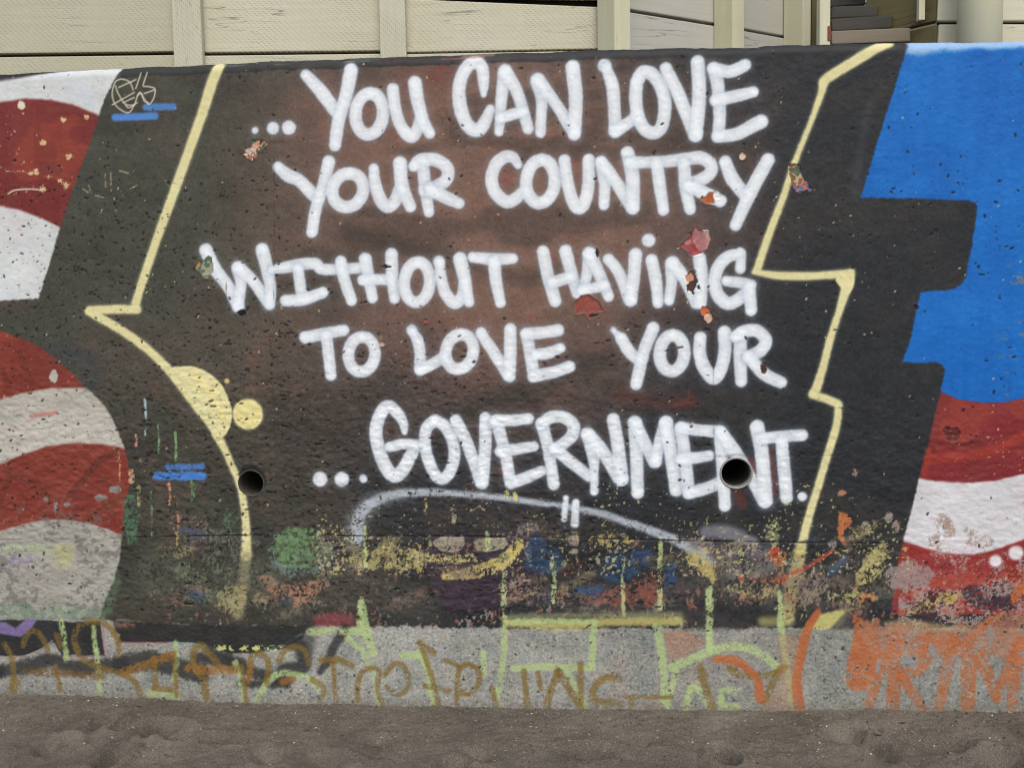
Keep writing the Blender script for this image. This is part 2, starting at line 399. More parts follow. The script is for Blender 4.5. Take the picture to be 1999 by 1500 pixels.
# ---- black band painted along the arris
band = (face_top[None, :] + 3 - Y)
a = smooth(0.5 - (-band + 2.0 * noise_for(25, 210) + 1.0 * n_fine) / 3.0) * smooth((X - H([(232, 125)])[0, 0]) / 5) * smooth((H([(1766, 90)])[0, 0] - X) / 5) * 0.85
C[:] = C * (1 - a[..., None]) + (np.array([43, 43, 42], np.float32) + (5 * n_sm)[..., None]) * a[..., None]
# ---- yellow outline
YL = (220, 211, 156); YE = (170, 176, 140)
def yline(p, hw, al=1.0, curve=True, **k):
    hw = np.asarray(hw, float) - 1.7
    stroke(p, hw + 2.5, YE, 0.4 * al, 5, curve=curve)
    stroke(p, hw, YL, al * 0.96, 2.8, 1.0, curve=curve, **k)
yline([(432, 108), (426, 130), (411, 170), (397, 215), (372, 285), (345, 360), (320, 428), (302, 478), (286, 525), (272, 568), (264, 596)], [12, 12, 12, 11.5, 11, 11, 10.5, 10, 10, 10, 10])
yline([(268, 604), (225, 604), (176, 606)], 10, curve=False)
yline([(174, 608), (188, 616), (237, 645), (282, 677), (320, 712), (350, 747), (387, 797), (412, 828), (424, 850), (438, 877), (457, 920), (470, 952), (476, 988), (480, 1025), (481, 1060), (481, 1085)],
      [10, 10, 10, 10, 10, 11, 11, 11, 11, 9, 8.5, 9, 9, 9.5, 11, 12])
stroke([(480, 1080), (478, 1120), (470, 1160), (462, 1195)], [11, 11, 13, 15], (176, 166, 120), 0.75, 7, 4, hole=0.22)
fill([(330, 724), (352, 716), (380, 716), (410, 730), (435, 755), (450, 790), (453, 815), (446, 840), (432, 852), (402, 812), (368, 768)], YL, 1, 2.0, 0.8, curve=True)
stroke([(345, 735), (375, 770), (405, 812)], 3, (206, 204, 160), 0.5, 4); stroke([(380, 732), (415, 770), (436, 815)], 4, (240, 220, 130), 0.5, 5)
spot(484, 809, 33, YE, 0.5, 4); spot(484, 809, 30.5, (222, 210, 144), 1, 2.0, rag=0.8)
spot(443, 744, 5, (222, 208, 140), 0.9, 3)
stroke([(1604, 154), (1632, 136), (1662, 118)], 3, (140, 44, 40), 0.9, 1.5)
yline([(1735, 80), (1712, 92), (1660, 124), (1618, 150), (1607, 160)], [12, 11.5, 11, 10.5, 9])
yline([(1608, 160), (1602, 185), (1582, 240), (1560, 295), (1543, 340), (1530, 382), (1502, 455), (1478, 526)], [10, 8, 6.5, 7, 7.5, 8, 8.5, 9])
yline([(1472, 531), (1520, 538), (1580, 539), (1640, 535), (1662, 530)], [6, 9, 9, 9, 7])
yline([(1661, 536), (1654, 556), (1640, 602), (1622, 658), (1607, 715), (1595, 755), (1588, 769)], [9, 11, 8.5, 8.5, 9, 10, 10])
fill([(1632, 543), (1662, 530), (1668, 552), (1656, 575), (1640, 560)], YL, 1, 2, curve=True)
yline([(1586, 771), (1610, 778), (1634, 788)], [9, 9, 9], curve=False)
yline([(1637, 792), (1632, 835), (1615, 890), (1600, 940), (1586, 985), (1572, 1035), (1562, 1075)], [8.5, 9, 9, 9, 9, 9.5, 10])
stroke([(1562, 1070), (1555, 1110), (1545, 1150), (1535, 1205)], [10, 12, 13, 14], (196, 184, 118), 0.85, 5, 3, hole=0.2)

# ---- white lettering, stroke by stroke
LET = np.zeros_like(DISP)
def wstroke(p, hw=11.5, curve=True, al=0.94):
    w, d = sdf_line(p, hw, 26, curve)
    n = noise_for(5, 14, 2)[w]
    ov = np.exp(-np.clip(d - 2, 0, None) / 5.0) * 0.40 * smooth((24 - d) / 16)
    ov = ov * (0.75 + 0.6 * n)
    C[w] = C[w] * (1 - ov[..., None]) + np.array([150, 162, 174], np.float32) * ov[..., None]
    dd = d + 1.0 * n + 0.7 * noise_for(16, 15)[w]
    LET[w] = np.maximum(LET[w], smooth(0.5 - (d - 3) / 6))
    a_ = smooth(0.5 - (dd - 1.7) / 4.8) * al * (0.97 + 0.06 * noise_for(26, 16)[w])
    core = smooth((-d + 0.5) / 9.5 + 0.16 * noise_for(26, 16)[w])[..., None]
    cc = np.array([216, 224, 230], np.float32) * (1 - core) + np.array([238, 242, 243], np.float32) * core + (3 * n + 4 * noise_for(30, 77)[w])[..., None]
    C[w] = C[w] * (1 - a_[..., None]) + cc * a_[..., None]
    if len(p) > 1:                      # the can lingers where a stroke starts and stops
        h_ = np.broadcast_to(np.asarray(hw, float), (len(p),))
        for q_, r_ in ((p[0], h_[0]), (p[-1], h_[-1])):
            stroke([q_], r_ * 0.7, (236, 241, 243), 0.55, 4.5)
def wdot(x, y, r): wstroke([(x, y)], r)
def well(cx, cy, rx, ry, hw, tilt=0.0):
    a_ = np.linspace(0, 2 * np.pi, 17)
    wstroke([(cx + rx * math.sin(q) - tilt * ry * math.cos(q), cy - ry * math.cos(q)) for q in a_], hw)
P = wstroke
# row 1: ... YOU CAN LOVE
wdot(498, 254, 5); wdot(533, 250, 10.5); wdot(564, 249, 12)
P([(597, 146), (625, 176), (655, 216)], [9, 11.5, 11]); P([(685, 137), (676, 185), (662, 232), (654, 283)], [12, 11.5, 11, 10])
well(721, 222, 27, 40, 10.5, -0.05)
P([(767, 174), (771, 210), (783, 246), (802, 266), (815, 252), (822, 225)], [10, 10, 10, 11, 10, 9]); P([(810, 162), (816, 198), (826, 235), (839, 260)], [12, 11, 10, 9])
P([(944, 184), (944, 158), (941, 132), (929, 121), (915, 127), (902, 148), (896, 175), (899, 210), (910, 240), (927, 254), (942, 246), (957, 214)], [4, 9, 10, 11, 11, 11, 11, 11.5, 11.5, 11.5, 11, 8])
P([(985, 141), (979, 192), (974, 257)], [11, 9.5, 7]); P([(986, 138), (1009, 178), (1022, 220), (1031, 251)], [11, 10, 9.5, 9]); P([(977, 230), (998, 224), (1020, 217)], 9)
P([(1048, 158), (1057, 192), (1056, 228), (1055, 259)], [11, 9.5, 8.5, 8]); P([(1050, 156), (1082, 198), (1120, 257)], [12, 9, 11]); P([(1118, 131), (1124, 192), (1121, 261)], [12, 11.5, 11])
wdot(1180, 128, 11); P([(1183, 132), (1195, 165), (1199, 205), (1201, 253)], [8, 10, 10, 10]); P([(1201, 256), (1225, 241), (1243, 226)], [11, 9.5, 9])
P([(1243, 162), (1241, 195), (1246, 228), (1258, 251), (1275, 259), (1290, 250), (1297, 222), (1297, 192), (1289, 166), (1272, 144), (1254, 141), (1243, 160)], 10.5)
P([(1300, 133), (1325, 185), (1357, 263)], [10, 10.5, 11]); P([(1362, 121), (1365, 180), (1359, 263)], [11, 11.5, 11])
P([(1394, 134), (1401, 165), (1405, 217), (1403, 258)], [11, 10.5, 10, 10]); P([(1393, 134), (1425, 139), (1455, 127)], [10, 10, 9.5]); P([(1397, 195), (1437, 187), (1471, 179)], [10, 9.5, 8.5]); P([(1401, 266), (1438, 261), (1486, 237)], [10, 10.5, 11.5])
# row 2: YOUR COUNTRY
P([(543, 326), (562, 342), (584, 352), (610, 378), (622, 387)], [9, 11, 10.5, 11, 9]); P([(642, 316), (631, 362), (616, 410), (609, 453)], [11, 10, 10, 9.5])
well(679, 371, 30, 33, 10.5, -0.1)
P([(730, 329), (732, 357), (743, 390), (757, 403), (771, 392), (779, 368)], [8, 10, 11, 11, 10.5, 9]); P([(781, 319), (785, 362), (801, 403)], [12, 11, 9.5])
P([(826, 322), (830, 362), (837, 414)], [10, 10.5, 8.5]); P([(808, 324), (820, 313), (850, 312), (873, 328), (872, 349), (850, 365), (828, 371)], [9, 10.5, 11, 10.5, 10.5, 10.5, 10]); P([(840, 370), (870, 385), (896, 397)], [11, 10.5, 9])
P([(1012, 322), (1002, 308), (987, 306), (970, 318), (960, 343), (963, 368), (976, 386), (992, 394), (1008, 387), (1018, 375)], [6, 9, 10, 10.5, 10.5, 10.5, 10.5, 10.5, 10, 8])
well(1055, 354, 28, 42, 10.5, -0.05)
P([(1102, 313), (1107, 350), (1117, 390), (1131, 406), (1144, 387), (1149, 350), (1149, 312)], [9.5, 10, 10.5, 11, 10.5, 10, 10])
P([(1173, 318), (1180, 355), (1179, 400)], [10, 9.5, 8.5]); P([(1174, 316), (1200, 352), (1234, 405)], [10, 10, 10.5]); P([(1225, 299), (1235, 345), (1236, 405)], [11, 11.5, 11])
P([(1230, 317), (1262, 317), (1300, 315), (1340, 310), (1368, 308), (1386, 319), (1388, 334), (1374, 348), (1342, 361)], [10, 9.5, 9.5, 10, 10.5, 10.5, 10.5, 10.5, 10])
P([(1282, 320), (1287, 355), (1295, 410)], [10, 10, 9]); P([(1335, 320), (1339, 367), (1347, 408)], [10, 10.5, 9]); P([(1345, 363), (1375, 377), (1406, 392)], [10.5, 11, 10])
P([(1416, 316), (1430, 350), (1454, 380)], [10, 11, 10]); P([(1499, 312), (1476, 354), (1456, 395), (1436, 439)], [11, 11, 10.5, 9.5])
# row 3: WITHOUT HAVING
P([(402, 489), (420, 525), (446, 560), (465, 599)], [12, 11, 10.5, 11]); P([(464, 598), (470, 555), (463, 523)], [10, 9.5, 10]); P([(466, 522), (495, 550), (526, 594)], [11, 10, 10]); P([(526, 594), (528, 565), (521, 525), (512, 488)], [9, 9.5, 11, 12])
P([(530, 527), (557, 522), (590, 516), (616, 515), (627, 525), (660, 526), (700, 523)], [6, 9.5, 10, 10, 9.5, 9, 9]); P([(582, 525), (587, 562), (591, 583)], 9.5); P([(558, 587), (592, 585), (630, 571)], [10, 10, 9.5])
P([(665, 511), (672, 545), (686, 586)], [10, 10, 9.5]); P([(713, 506), (720, 545), (727, 582)], [11, 10, 8.5]); P([(708, 547), (735, 546), (760, 546)], [9, 9, 9]); P([(764, 497), (766, 545), (770, 583)], [11, 10, 8.5])
well(814, 551, 25, 39, 10, -0.05)
wdot(857, 511, 10); P([(858, 512), (861, 542), (871, 575), (888, 591), (901, 578), (905, 552)], [8, 9.5, 10, 11, 9, 8]); P([(898, 506), (907, 545), (916, 590)], [12, 10.5, 8])
P([(923, 502), (962, 506), (1001, 505)], [8.5, 10, 8.5]); P([(965, 510), (968, 547), (977, 591)], [10.5, 10, 8.5])
P([(1060, 491), (1070, 540), (1084, 588)], [10, 10.5, 10]); P([(1104, 490), (1115, 532), (1127, 572)], [10.5, 10, 9.5]); P([(1078, 552), (1115, 540)], 9.5)
P([(1150, 495), (1147, 527), (1140, 562)], [11, 9, 8]); P([(1152, 496), (1172, 540), (1188, 579)], [11, 9.5, 8.5]); P([(1136, 567), (1160, 562), (1180, 557)], 8.5)
P([(1188, 506), (1208, 532), (1230, 586)], [9, 9.5, 10.5]); P([(1241, 497), (1237, 540), (1231, 586)], [11, 10.5, 10.5])
P([(1272, 508), (1280, 545), (1285, 591)], [10, 10, 9]); wdot(1266, 469, 11)
P([(1311, 515), (1311, 550), (1306, 587)], [11, 9, 8.5]); P([(1313, 513), (1337, 546), (1360, 591)], [11, 10, 10.5]); P([(1365, 504), (1370, 545), (1367, 591)], [10.5, 10.5, 10.5])
P([(1445, 525), (1446, 495), (1440, 497), (1420, 502), (1403, 520), (1395, 547), (1401, 575), (1420, 592), (1441, 585), (1460, 567)], [8, 8, 9, 10, 10, 10.5, 11, 11, 10.5, 9.5]); P([(1418, 549), (1445, 552), (1466, 556)], [8, 9, 8.5]); P([(1463, 560), (1466, 606)], [9.5, 9.5], curve=False)
# row 4: TO LOVE YOUR
P([(596, 659), (632, 652), (671, 645)], [10.5, 10, 9.5]); P([(637, 657), (641, 690), (646, 733)], [10, 10, 9.5]); well(706, 692, 26, 34, 10, -0.03)
wdot(804, 645, 9); P([(805, 648), (815, 665), (820, 690), (820, 720)], [7, 9.5, 9.5, 10]); P([(820, 722), (846, 710), (866, 697)], [10, 9.5, 9]); well(897, 687, 27, 34, 10, -0.1)
wdot(939, 650, 9); P([(940, 652), (965, 690), (994, 734)], [9, 10, 10]); P([(996, 643), (996, 690), (994, 734)], [10, 10.5, 10])
P([(1028, 653), (1035, 690), (1042, 730)], [10, 10, 10]); P([(1027, 652), (1057, 650), (1089, 645)], [10, 10, 10.5]); P([(1046, 692), (1068, 690), (1094, 680)], [9, 10, 8]); P([(1041, 735), (1080, 727), (1112, 716)], [10, 10, 9.5])
wdot(1197, 644, 4); P([(1199, 646), (1208, 656)], [3, 6]); P([(1213, 661), (1228, 686), (1242, 700)], [9.5, 10, 9]); P([(1275, 641), (1257, 687), (1242, 750)], [10.5, 10, 10])
well(1312, 690, 24, 35, 10.5, -0.04)
P([(1367, 659), (1366, 690), (1376, 720), (1394, 739), (1409, 717), (1415, 682), (1414, 649)], [10, 10.5, 11, 11, 10.5, 10.5, 11])
P([(1446, 652), (1445, 702), (1447, 745)], [10.5, 10.5, 9.5]); P([(1436, 658), (1452, 648), (1477, 646), (1495, 665), (1484, 685), (1461, 697)], [10, 10.5, 10.5, 10.5, 10.5, 10]); P([(1461, 697), (1493, 731), (1525, 747)], [10, 10.5, 9.5])
# row 5: ... GOVERNMENT.
wdot(625, 936, 13); wdot(667, 936, 13); wdot(709, 935, 6.5)
P([(790, 844), (787, 826), (775, 806), (757, 794), (743, 808), (734, 838), (737, 867), (748, 902), (767, 929), (785, 920), (800, 893), (812, 871)], [4, 8, 10, 11, 11, 11.5, 11.5, 11.5, 12, 11.5, 11, 9]); P([(812, 868), (788, 867), (761, 873)], [8, 9, 8.5])
P([(847, 822), (833, 836), (829, 862), (835, 895), (850, 928), (866, 935), (880, 918), (887, 888), (882, 857), (868, 832), (849, 821)], 10)
P([(890, 821), (910, 862), (940, 943)], [10, 10.5, 10.5]); P([(948, 817), (947, 875), (942, 943)], [10.5, 10.5, 10.5])
P([(968, 822), (977, 850), (987, 890), (996, 940)], 10); P([(968, 821), (1000, 821), (1031, 818)], [10, 9.5, 9.5]); P([(978, 882), (1010, 877), (1042, 872)], [10.5, 9.5, 8.5]); P([(997, 944), (1030, 932), (1057, 920)], [10, 10, 8.5])
P([(1058, 828), (1067, 862), (1075, 905), (1081, 946)], [10.5, 10, 9.5, 10]); P([(1057, 828), (1076, 815), (1100, 815), (1119, 830), (1116, 852), (1096, 869), (1081, 877)], [10.5, 10.5, 10.5, 10.5, 10.5, 9.5, 9.5]); P([(1083, 877), (1120, 907), (1150, 930)], [10, 10, 9.5])
P([(1147, 848), (1157, 880), (1160, 920), (1160, 960)], [11, 11.5, 7, 6.5]); P([(1148, 849), (1178, 884), (1211, 937)], [12, 11, 12]); P([(1197, 819), (1205, 862), (1214, 936)], [10.5, 11, 11.5])
P([(1239, 826), (1242, 875), (1245, 963)], [12, 11, 10.5]); P([(1241, 828), (1256, 860), (1278, 902)], [11, 10, 11]); P([(1280, 900), (1288, 862), (1300, 826)], [10, 9.5, 11]); P([(1300, 826), (1308, 876), (1320, 958)], [12, 11, 10.5])
P([(1329, 836), (1336, 885), (1344, 962)], [10.5, 10.5, 10.5]); P([(1330, 835), (1360, 840), (1400, 843)], [10, 10, 10]); P([(1330, 897), (1360, 894), (1385, 890)], [10.5, 9.5, 8.5]); P([(1345, 963), (1376, 955), (1407, 942)], [10.5, 10.5, 10])
P([(1405, 843), (1408, 878), (1412, 935), (1415, 988)], [10, 10.5, 10, 10]); P([(1407, 843), (1436, 886), (1472, 945), (1492, 979)], [10, 11.5, 9.5, 11.5]); P([(1478, 834), (1487, 885), (1495, 979)], [12, 11.5, 11.5])
P([(1484, 857), (1520, 853), (1566, 850)], [9, 10, 9.5]); P([(1526, 860), (1530, 910), (1535, 972)], [10, 10.5, 10.5]); wdot(1566, 970, 7)
# swoosh under the lettering and the two ticks across it
GB = (186, 194, 202)
stroke([(697, 1052), (698, 1022), (708, 998), (738, 976), (775, 965), (832, 962), (900, 965), (975, 972), (1050, 982), (1100, 989), (1175, 1004), (1225, 1021), (1275, 1038), (1325, 1058), (1362, 1081), (1388, 1101)],
       [12, 12, 11, 9.5, 8.5, 8, 6.8, 6.2, 6, 6, 7, 7.5, 8.5, 9, 10, 10], GB, 0.85, 4.5, 1.5, hole=0.12)
stroke([(692, 1056), (700, 1010), (735, 978), (800, 966)], [20, 20, 16, 9], (160, 166, 172), 0.5, 13, hole=0.18)
P([(1105, 973), (1101, 1014)], [4, 4], curve=False); P([(1124, 982), (1122, 1024)], [5.5, 6], curve=False)
stroke([(1378, 1038), (1420, 1040), (1468, 1056)], [12, 14, 10], (140, 140, 146), 0.7, 7, 2)
stroke([(1395, 1080), (1450, 1075), (1500, 1085), (1490, 1110), (1435, 1118)], 17, (132, 128, 130), 0.6, 8, 3, hole=0.2)

# ---- the worn, layered foot of the mural
def patch(p, col, hole=0.38, rag=9, al=0.85, soft=1.6, curve=True, **k): fill(p, np.array(col) * 0.9 + 2, al, soft, rag, curve=curve, hole=hole - 0.05, rs=14, **k)
def ell(x, y, rx, ry): return [(x + rx * math.cos(q), y + ry * math.sin(q)) for q in np.linspace(0, 6.283, 13)[:-1]]
# dark base again under the swoosh so the patches sit on it
wear = smooth((Y - 1010) / 190) * smooth((X + 300) / 100)
thr = 0.66 - 0.42 * wear
wn_ = noise_for(5.5, 101, 2, 1.0, 1.4) * 0.85 + 0.45 * noise_for(45, 102)
zone_x = smooth((X - 255) / 30)
a = smooth((wn_ - thr) / 0.14) * wear * zone_x * smooth(-(dend - 4) / 6)
a *= np.where(X < 800, 0.6, 0.85)
C[:] = C * (1 - a[..., None]) + UND * a[..., None]
for p_, hw_, c_, al_ in [([(300, 1120), (420, 1150), (520, 1130)], 45, (96, 98, 84), 0.55), ([(560, 1190), (700, 1150), (820, 1180)], 34, (92, 86, 74), 0.5), ([(1000, 1150), (1200, 1165), (1330, 1150)], 30, (110, 96, 90), 0.5),
                        ([(1400, 1130), (1550, 1150), (1700, 1140)], 42, (116, 108, 92), 0.5), ([(850, 1020), (1000, 1030), (1180, 1040)], 22, (92, 78, 60), 0.35), ([(300, 980), (400, 1020)], 40, (84, 82, 72), 0.3)]:
    stroke(p_, hw_, c_, al_, 26, hole=0.3)
patch([(830, 1050), (1065, 1050), (1060, 1130), (960, 1190), (870, 1185), (840, 1130)], (66, 50, 62), 0.32)
patch(ell(588, 1078, 66, 48), (112, 136, 128), 0.44); patch(ell(585, 1070, 50, 42), (108, 142, 92), 0.33)
patch([(500, 1118), (560, 1140), (645, 1135), (600, 1180), (570, 1186), (530, 1160)], (176, 126, 100), 0.48); patch(ell(585, 1165, 26, 16), (184, 132, 106), 0.34)
patch([(440, 1000), (470, 1000), (455, 1060), (430, 1040)], (94, 116, 88), 0.55)
patch([(242, 975), (262, 965), (270, 1000), (262, 1060), (245, 1060)], (84, 122, 92), 0.35)
patch([(330, 1010), (400, 1010), (395, 1060), (350, 1050)], (150, 128, 112), 0.62); patch(ell(420, 1070, 60, 40), (122, 122, 112), 0.60)
patch([(430, 1150), (480, 1150), (468, 1195), (425, 1190)], (168, 156, 110), 0.35)
patch(ell(400, 1130, 60, 50), (118, 128, 98), 0.62)
patch([(690, 1080), (760, 1072), (825, 1078), (822, 1112), (760, 1112), (690, 1116)], (192, 180, 116), 0.36); patch(ell(640, 1060, 40, 30), (150, 142, 116), 0.58)
stroke([(868, 1126), (930, 1117), (982, 1097), (1016, 1062)], [7, 13, 14, 9], (198, 182, 108), 0.95, 1.6, 3, hole=0.30)
stroke([(835, 1090), (880, 1092), (925, 1090)], [8, 10, 8], (188, 176, 112), 0.9, 1.6, 4, hole=0.38)
patch([(845, 1058), (868, 1048), (905, 1050), (900, 1076), (860, 1076)], (178, 168, 144), 0.22, 4); patch([(925, 1056), (960, 1050), (990, 1056), (980, 1072), (940, 1078)], (176, 170, 140), 0.30, 4)
patch(ell(1030, 1075, 6, 18), (176, 166, 146), 0.2, 4); patch(ell(1120, 1056, 10, 9), (172, 158, 142), 0.2, 3); patch(ell(1121, 1078, 7, 6), (178, 166, 144), 0.15, 2); patch(ell(1100, 1102, 6, 9), (186, 192, 146), 0.2, 3)
patch([(1035, 1055), (1060, 1050), (1098, 1085), (1095, 1120), (1030, 1112)], (46, 72, 102), 0.30); patch([(1170, 1095), (1215, 1080), (1272, 1072), (1265, 1110), (1215, 1140), (1175, 1130)], (46, 74, 106), 0.30)
patch([(1128, 1145), (1175, 1152), (1165, 1168), (1128, 1160)], (48, 92, 140), 0.25); patch(ell(1305, 1120, 16, 24), (48, 78, 120), 0.45)
patch([(1140, 1165), (1200, 1150), (1260, 1112), (1285, 1120), (1280, 1182), (1150, 1180)], (146, 82, 66), 0.44); patch(ell(1010, 1150, 40, 26), (158, 130, 118), 0.50); patch(ell(1080, 1170, 60, 18), (150, 128, 118), 0.60)
patch(ell(1200, 1055, 55, 16), (206, 184, 104), 0.50); patch(ell(1120, 1110, 30, 20), (120, 66, 42), 0.5)
patch([(1340, 1076), (1365, 1082), (1393, 1104), (1392, 1135), (1360, 1115), (1340, 1100)], (206, 186, 110), 0.30); patch([(1320, 1050), (1390, 1050), (1392, 1080), (1350, 1070)], (150, 138, 132), 0.35)
patch(ell(1440, 1070, 36, 14), (176, 150, 116), 0.42); patch(ell(1515, 1085, 22, 18), (206, 116, 66), 0.45); patch(ell(1514, 1078, 8, 12), (186, 60, 44), 0.25); patch(ell(1470, 1150, 50, 18), (196, 170, 108), 0.55)
patch(ell(1490, 1130, 55, 9), (196, 98, 60), 0.5); stroke([(1545, 1120), (1580, 1105), (1625, 1075)], [3, 4, 3], (176, 70, 58), 0.8, 1.5, 2); stroke([(1620, 1120), (1650, 1090)], 6, (52, 88, 128), 0.7, 3, 3)
patch([(1635, 1000), (1648, 1005), (1662, 1018), (1645, 1040), (1650, 1062), (1640, 1055)], (224, 130, 72), 0.25, 4)
patch([(1672, 1128), (1690, 1085), (1715, 1060), (1738, 1075), (1730, 1105), (1700, 1138), (1680, 1142)], (198, 186, 116), 0.28)
patch(ell(1580, 1150, 50, 34), (164, 146, 124), 0.55); patch(ell(1660, 1170, 50, 24), (196, 186, 112), 0.52); patch(ell(1690, 1172, 18, 14), (204, 130, 80), 0.4)
patch(ell(1625, 1063, 10, 8), (160, 154, 148), 0.25, 3); patch(ell(1690, 1030, 9, 12), (164, 156, 142), 0.3, 3); patch(ell(1735, 1010, 8, 10), (166, 156, 142), 0.3, 3); patch(ell(1749, 1030, 8, 14), (176, 158, 138), 0.35, 3)
patch(ell(1643, 963, 8, 5), (214, 142, 104), 0.2, 3); patch(ell(1668, 922, 5, 7), (206, 170, 140), 0.4, 3)
# many small smears of older paint
MUTED = [(150, 144, 112), (126, 120, 104), (120, 96, 84), (92, 104, 84), (66, 78, 98), (164, 150, 104), (112, 84, 92), (140, 130, 122), (86, 74, 66), (150, 112, 90)]
rp = random.Random(23)
for i in range(120):
    x_ = rp.uniform(290, 1760); y_ = rp.uniform(1035, 1195); rx_ = rp.uniform(10, 42); ry_ = rp.uniform(5, 15)
    if 600 < x_ < 820 and y_ > 1120 and rp.random() < 0.8: continue
    if x_ < 300 or (y_ < 1060 and rp.random() < 0.5): continue
    sl_ = rp.uniform(-0.5, 0.3)
    stroke([(x_ - rx_, y_ - sl_ * rx_), (x_, y_), (x_ + rx_, y_ + sl_ * rx_)], [ry_ * 0.4, ry_, ry_ * 0.5], rp.choice(MUTED), rp.uniform(0.35, 0.75), 4, 6, rs=14, seed=5 + 3 * (i % 5), hole=rp.uniform(0.34, 0.5))
# right foot
wr = win(1740, 1000, 3400, 1230)
n_ = 0.5 * noise_for(16, 111, 3)[wr] + 0.5 * noise_for(5, 114, 2)[wr] + 0.4 * noise_for(60, 112)[wr] + 0.16 * GRAIN[wr]
lowr = np.interp(Y[wr], [1040, 1090, 1140, 1200], [-0.9, -0.35, 0.1, 0.35])
a = 0.85 * smooth((n_ + lowr) / 0.25) * smooth(-(dend[wr] - 2) / 5) * smooth((X[wr] - 1735) / 8)
mix = (0.7 * noise_for(30, 113)[wr] + 0.35 * noise_for(6, 115, 2)[wr] + 0.08 * GRAIN[wr])[..., None]
cc = np.where(mix > 0.22, np.array([166, 104, 74], np.float32), np.where(mix > -0.12, np.array([164, 148, 142], np.float32), np.array([56, 44, 48], np.float32)))
C[wr] = C[wr] * (1 - a[..., None]) + cc * a[..., None]
patch(ell(1775, 1125, 50, 30), (166, 150, 145), 0.25); patch([(1805, 1150), (1850, 1120), (1940, 1118), (1990, 1110), (1930, 1140), (1860, 1152)], (178, 70, 54), 0.30)
patch([(1770, 1195), (1800, 1170), (1850, 1155), (1890, 1160), (1850, 1180), (1800, 1200)], (202, 186, 108), 0.38); patch([(1880, 1150), (1940, 1145), (1999, 1150), (1980, 1190), (1900, 1185)], (56, 46, 56), 0.35); patch(ell(1945, 1150, 34, 18), (178, 158, 148), 0.42)
patch([(1970, 1165), (1999, 1125), (2010, 1140), (1985, 1178)], (206, 112, 58), 0.25)
for (x_, y_, rx_, ry_) in [(1840, 1020, 18, 14), (1825, 1055, 10, 12), (1915, 1058, 26, 12), (1852, 1034, 12, 20), (1895, 1040, 14, 8)]:
    patch(ell(x_, y_, rx_, ry_), (176, 150, 134), 0.42, 6)
spot(1943, 1096, 12, (222, 218, 220), 0.95, 4); spot(1983, 1080, 14, (222, 220, 220), 0.95, 4)
# pale specks just under the lettering
w = win(600, 960, 1760, 1130)
a = smooth((noise_for(4.5, 121, 2)[w] - 0.66 + 0.26 * smooth((Y[w] - 960) / 110) + 0.38 * noise_for(70, 122)[w] + 0.2 * noise_for(18, 124)[w]) / 0.14)[..., None] * 0.7
C[w] = C[w] * (1 - a) + np.where(noise_for(20, 123)[w][..., None] > 0.1, np.array([196, 178, 150], np.float32), np.array([206, 194, 124], np.float32)) * a
# vertical flecks at the left
for (x_, y0, y1, c_, h_) in [(283, 780, 850, (178, 200, 204), 2), (309, 830, 885, (120, 170, 120), 2), (342, 845, 900, (120, 160, 104), 2.5), (232, 880, 940, (214, 150, 116), 2),
                             (265, 850, 870, (214, 150, 116), 2.5), (275, 898, 912, (200, 150, 120), 4), (255, 920, 940, (204, 156, 120), 6), (330, 945, 985, (206, 140, 108), 2.5), (343, 970, 1000, (214, 140, 104), 2.5),
                             (347, 1000, 1030, (204, 140, 104), 2), (295, 960, 1050, (110, 140, 104), 1.6), (270, 950, 985, (176, 176, 112), 4), (375, 940, 975, (104, 150, 96), 4), (345, 1040, 1062, (196, 172, 100), 3),
                             (830, 975, 1000, (204, 180, 100), 2), (885, 990, 1020, (176, 172, 140), 4), (988, 962, 970, (206, 200, 116), 5), (1005, 965, 975, (206, 200, 116), 4)]:
    stroke([(x_, y0), (x_ + 2, (y0 + y1) / 2), (x_ + 1, y1)], h_, c_, 0.9, 1.2, 1.6, rs=6, hole=0.35)
# lime drips
LM = (182, 192, 132)
for x_, y0, y1, h_ in [(985, 1118, 1205, 6), (1080, 1118, 1178, 5.5), (1077, 1085, 1110, 4), (1218, 1090, 1200, 5), (1290, 1050, 1190, 5.5), (1513, 1022, 1062, 9), (1384, 1155, 1270, 7), (705, 1170, 1235, 8),
                       (712, 1030, 1110, 5), (1522, 1158, 1220, 6), (838, 1048, 1080, 4), (950, 1040, 1075, 5), (1382, 1010, 1030, 3), (1445, 1072, 1090, 5)]:
    stroke([(x_, y0), (x_ + random.uniform(-3, 3), (y0 + y1) / 2), (x_ + random.uniform(-2, 2), y1)], h_ * 0.8, LM, 0.85, 1.6, 3, rs=9, hole=0.34 if y1 < 1210 else 0.22)

# ---- paint edge above the bare strip
stroke([(990, 1216), (1100, 1222), (1200, 1214), (1330, 1214)], 9, (206, 196, 116), 0.75, 6, 3); stroke([(1000, 1204), (1330, 1200)], 6, (150, 150, 110), 0.6, 6, 3)
stroke([(1490, 1214), (1540, 1214)], 10, (190, 184, 122), 0.6, 8); fill([(1578, 1228), (1600, 1200), (1660, 1188), (1640, 1225), (1620, 1229)], (206, 200, 122), 0.85, 4, 3)
fill([(1618, 1230), (1655, 1190), (1668, 1230)], (78, 76, 74), 0.8, 4); fill([(1332, 1185), (1385, 1190), (1470, 1220), (1440, 1230), (1335, 1230)], (62, 58, 56), 0.8, 5, 4, hole=0.15)
fill([(610, 1204), (650, 1196), (692, 1204), (690, 1224), (612, 1224)], (134, 66, 70), 0.75, 7)
fill([(1725, 1215), (1770, 1208), (1850, 1222), (1900, 1225), (1890, 1235), (1730, 1232)], (186, 162, 118), 0.6, 6)
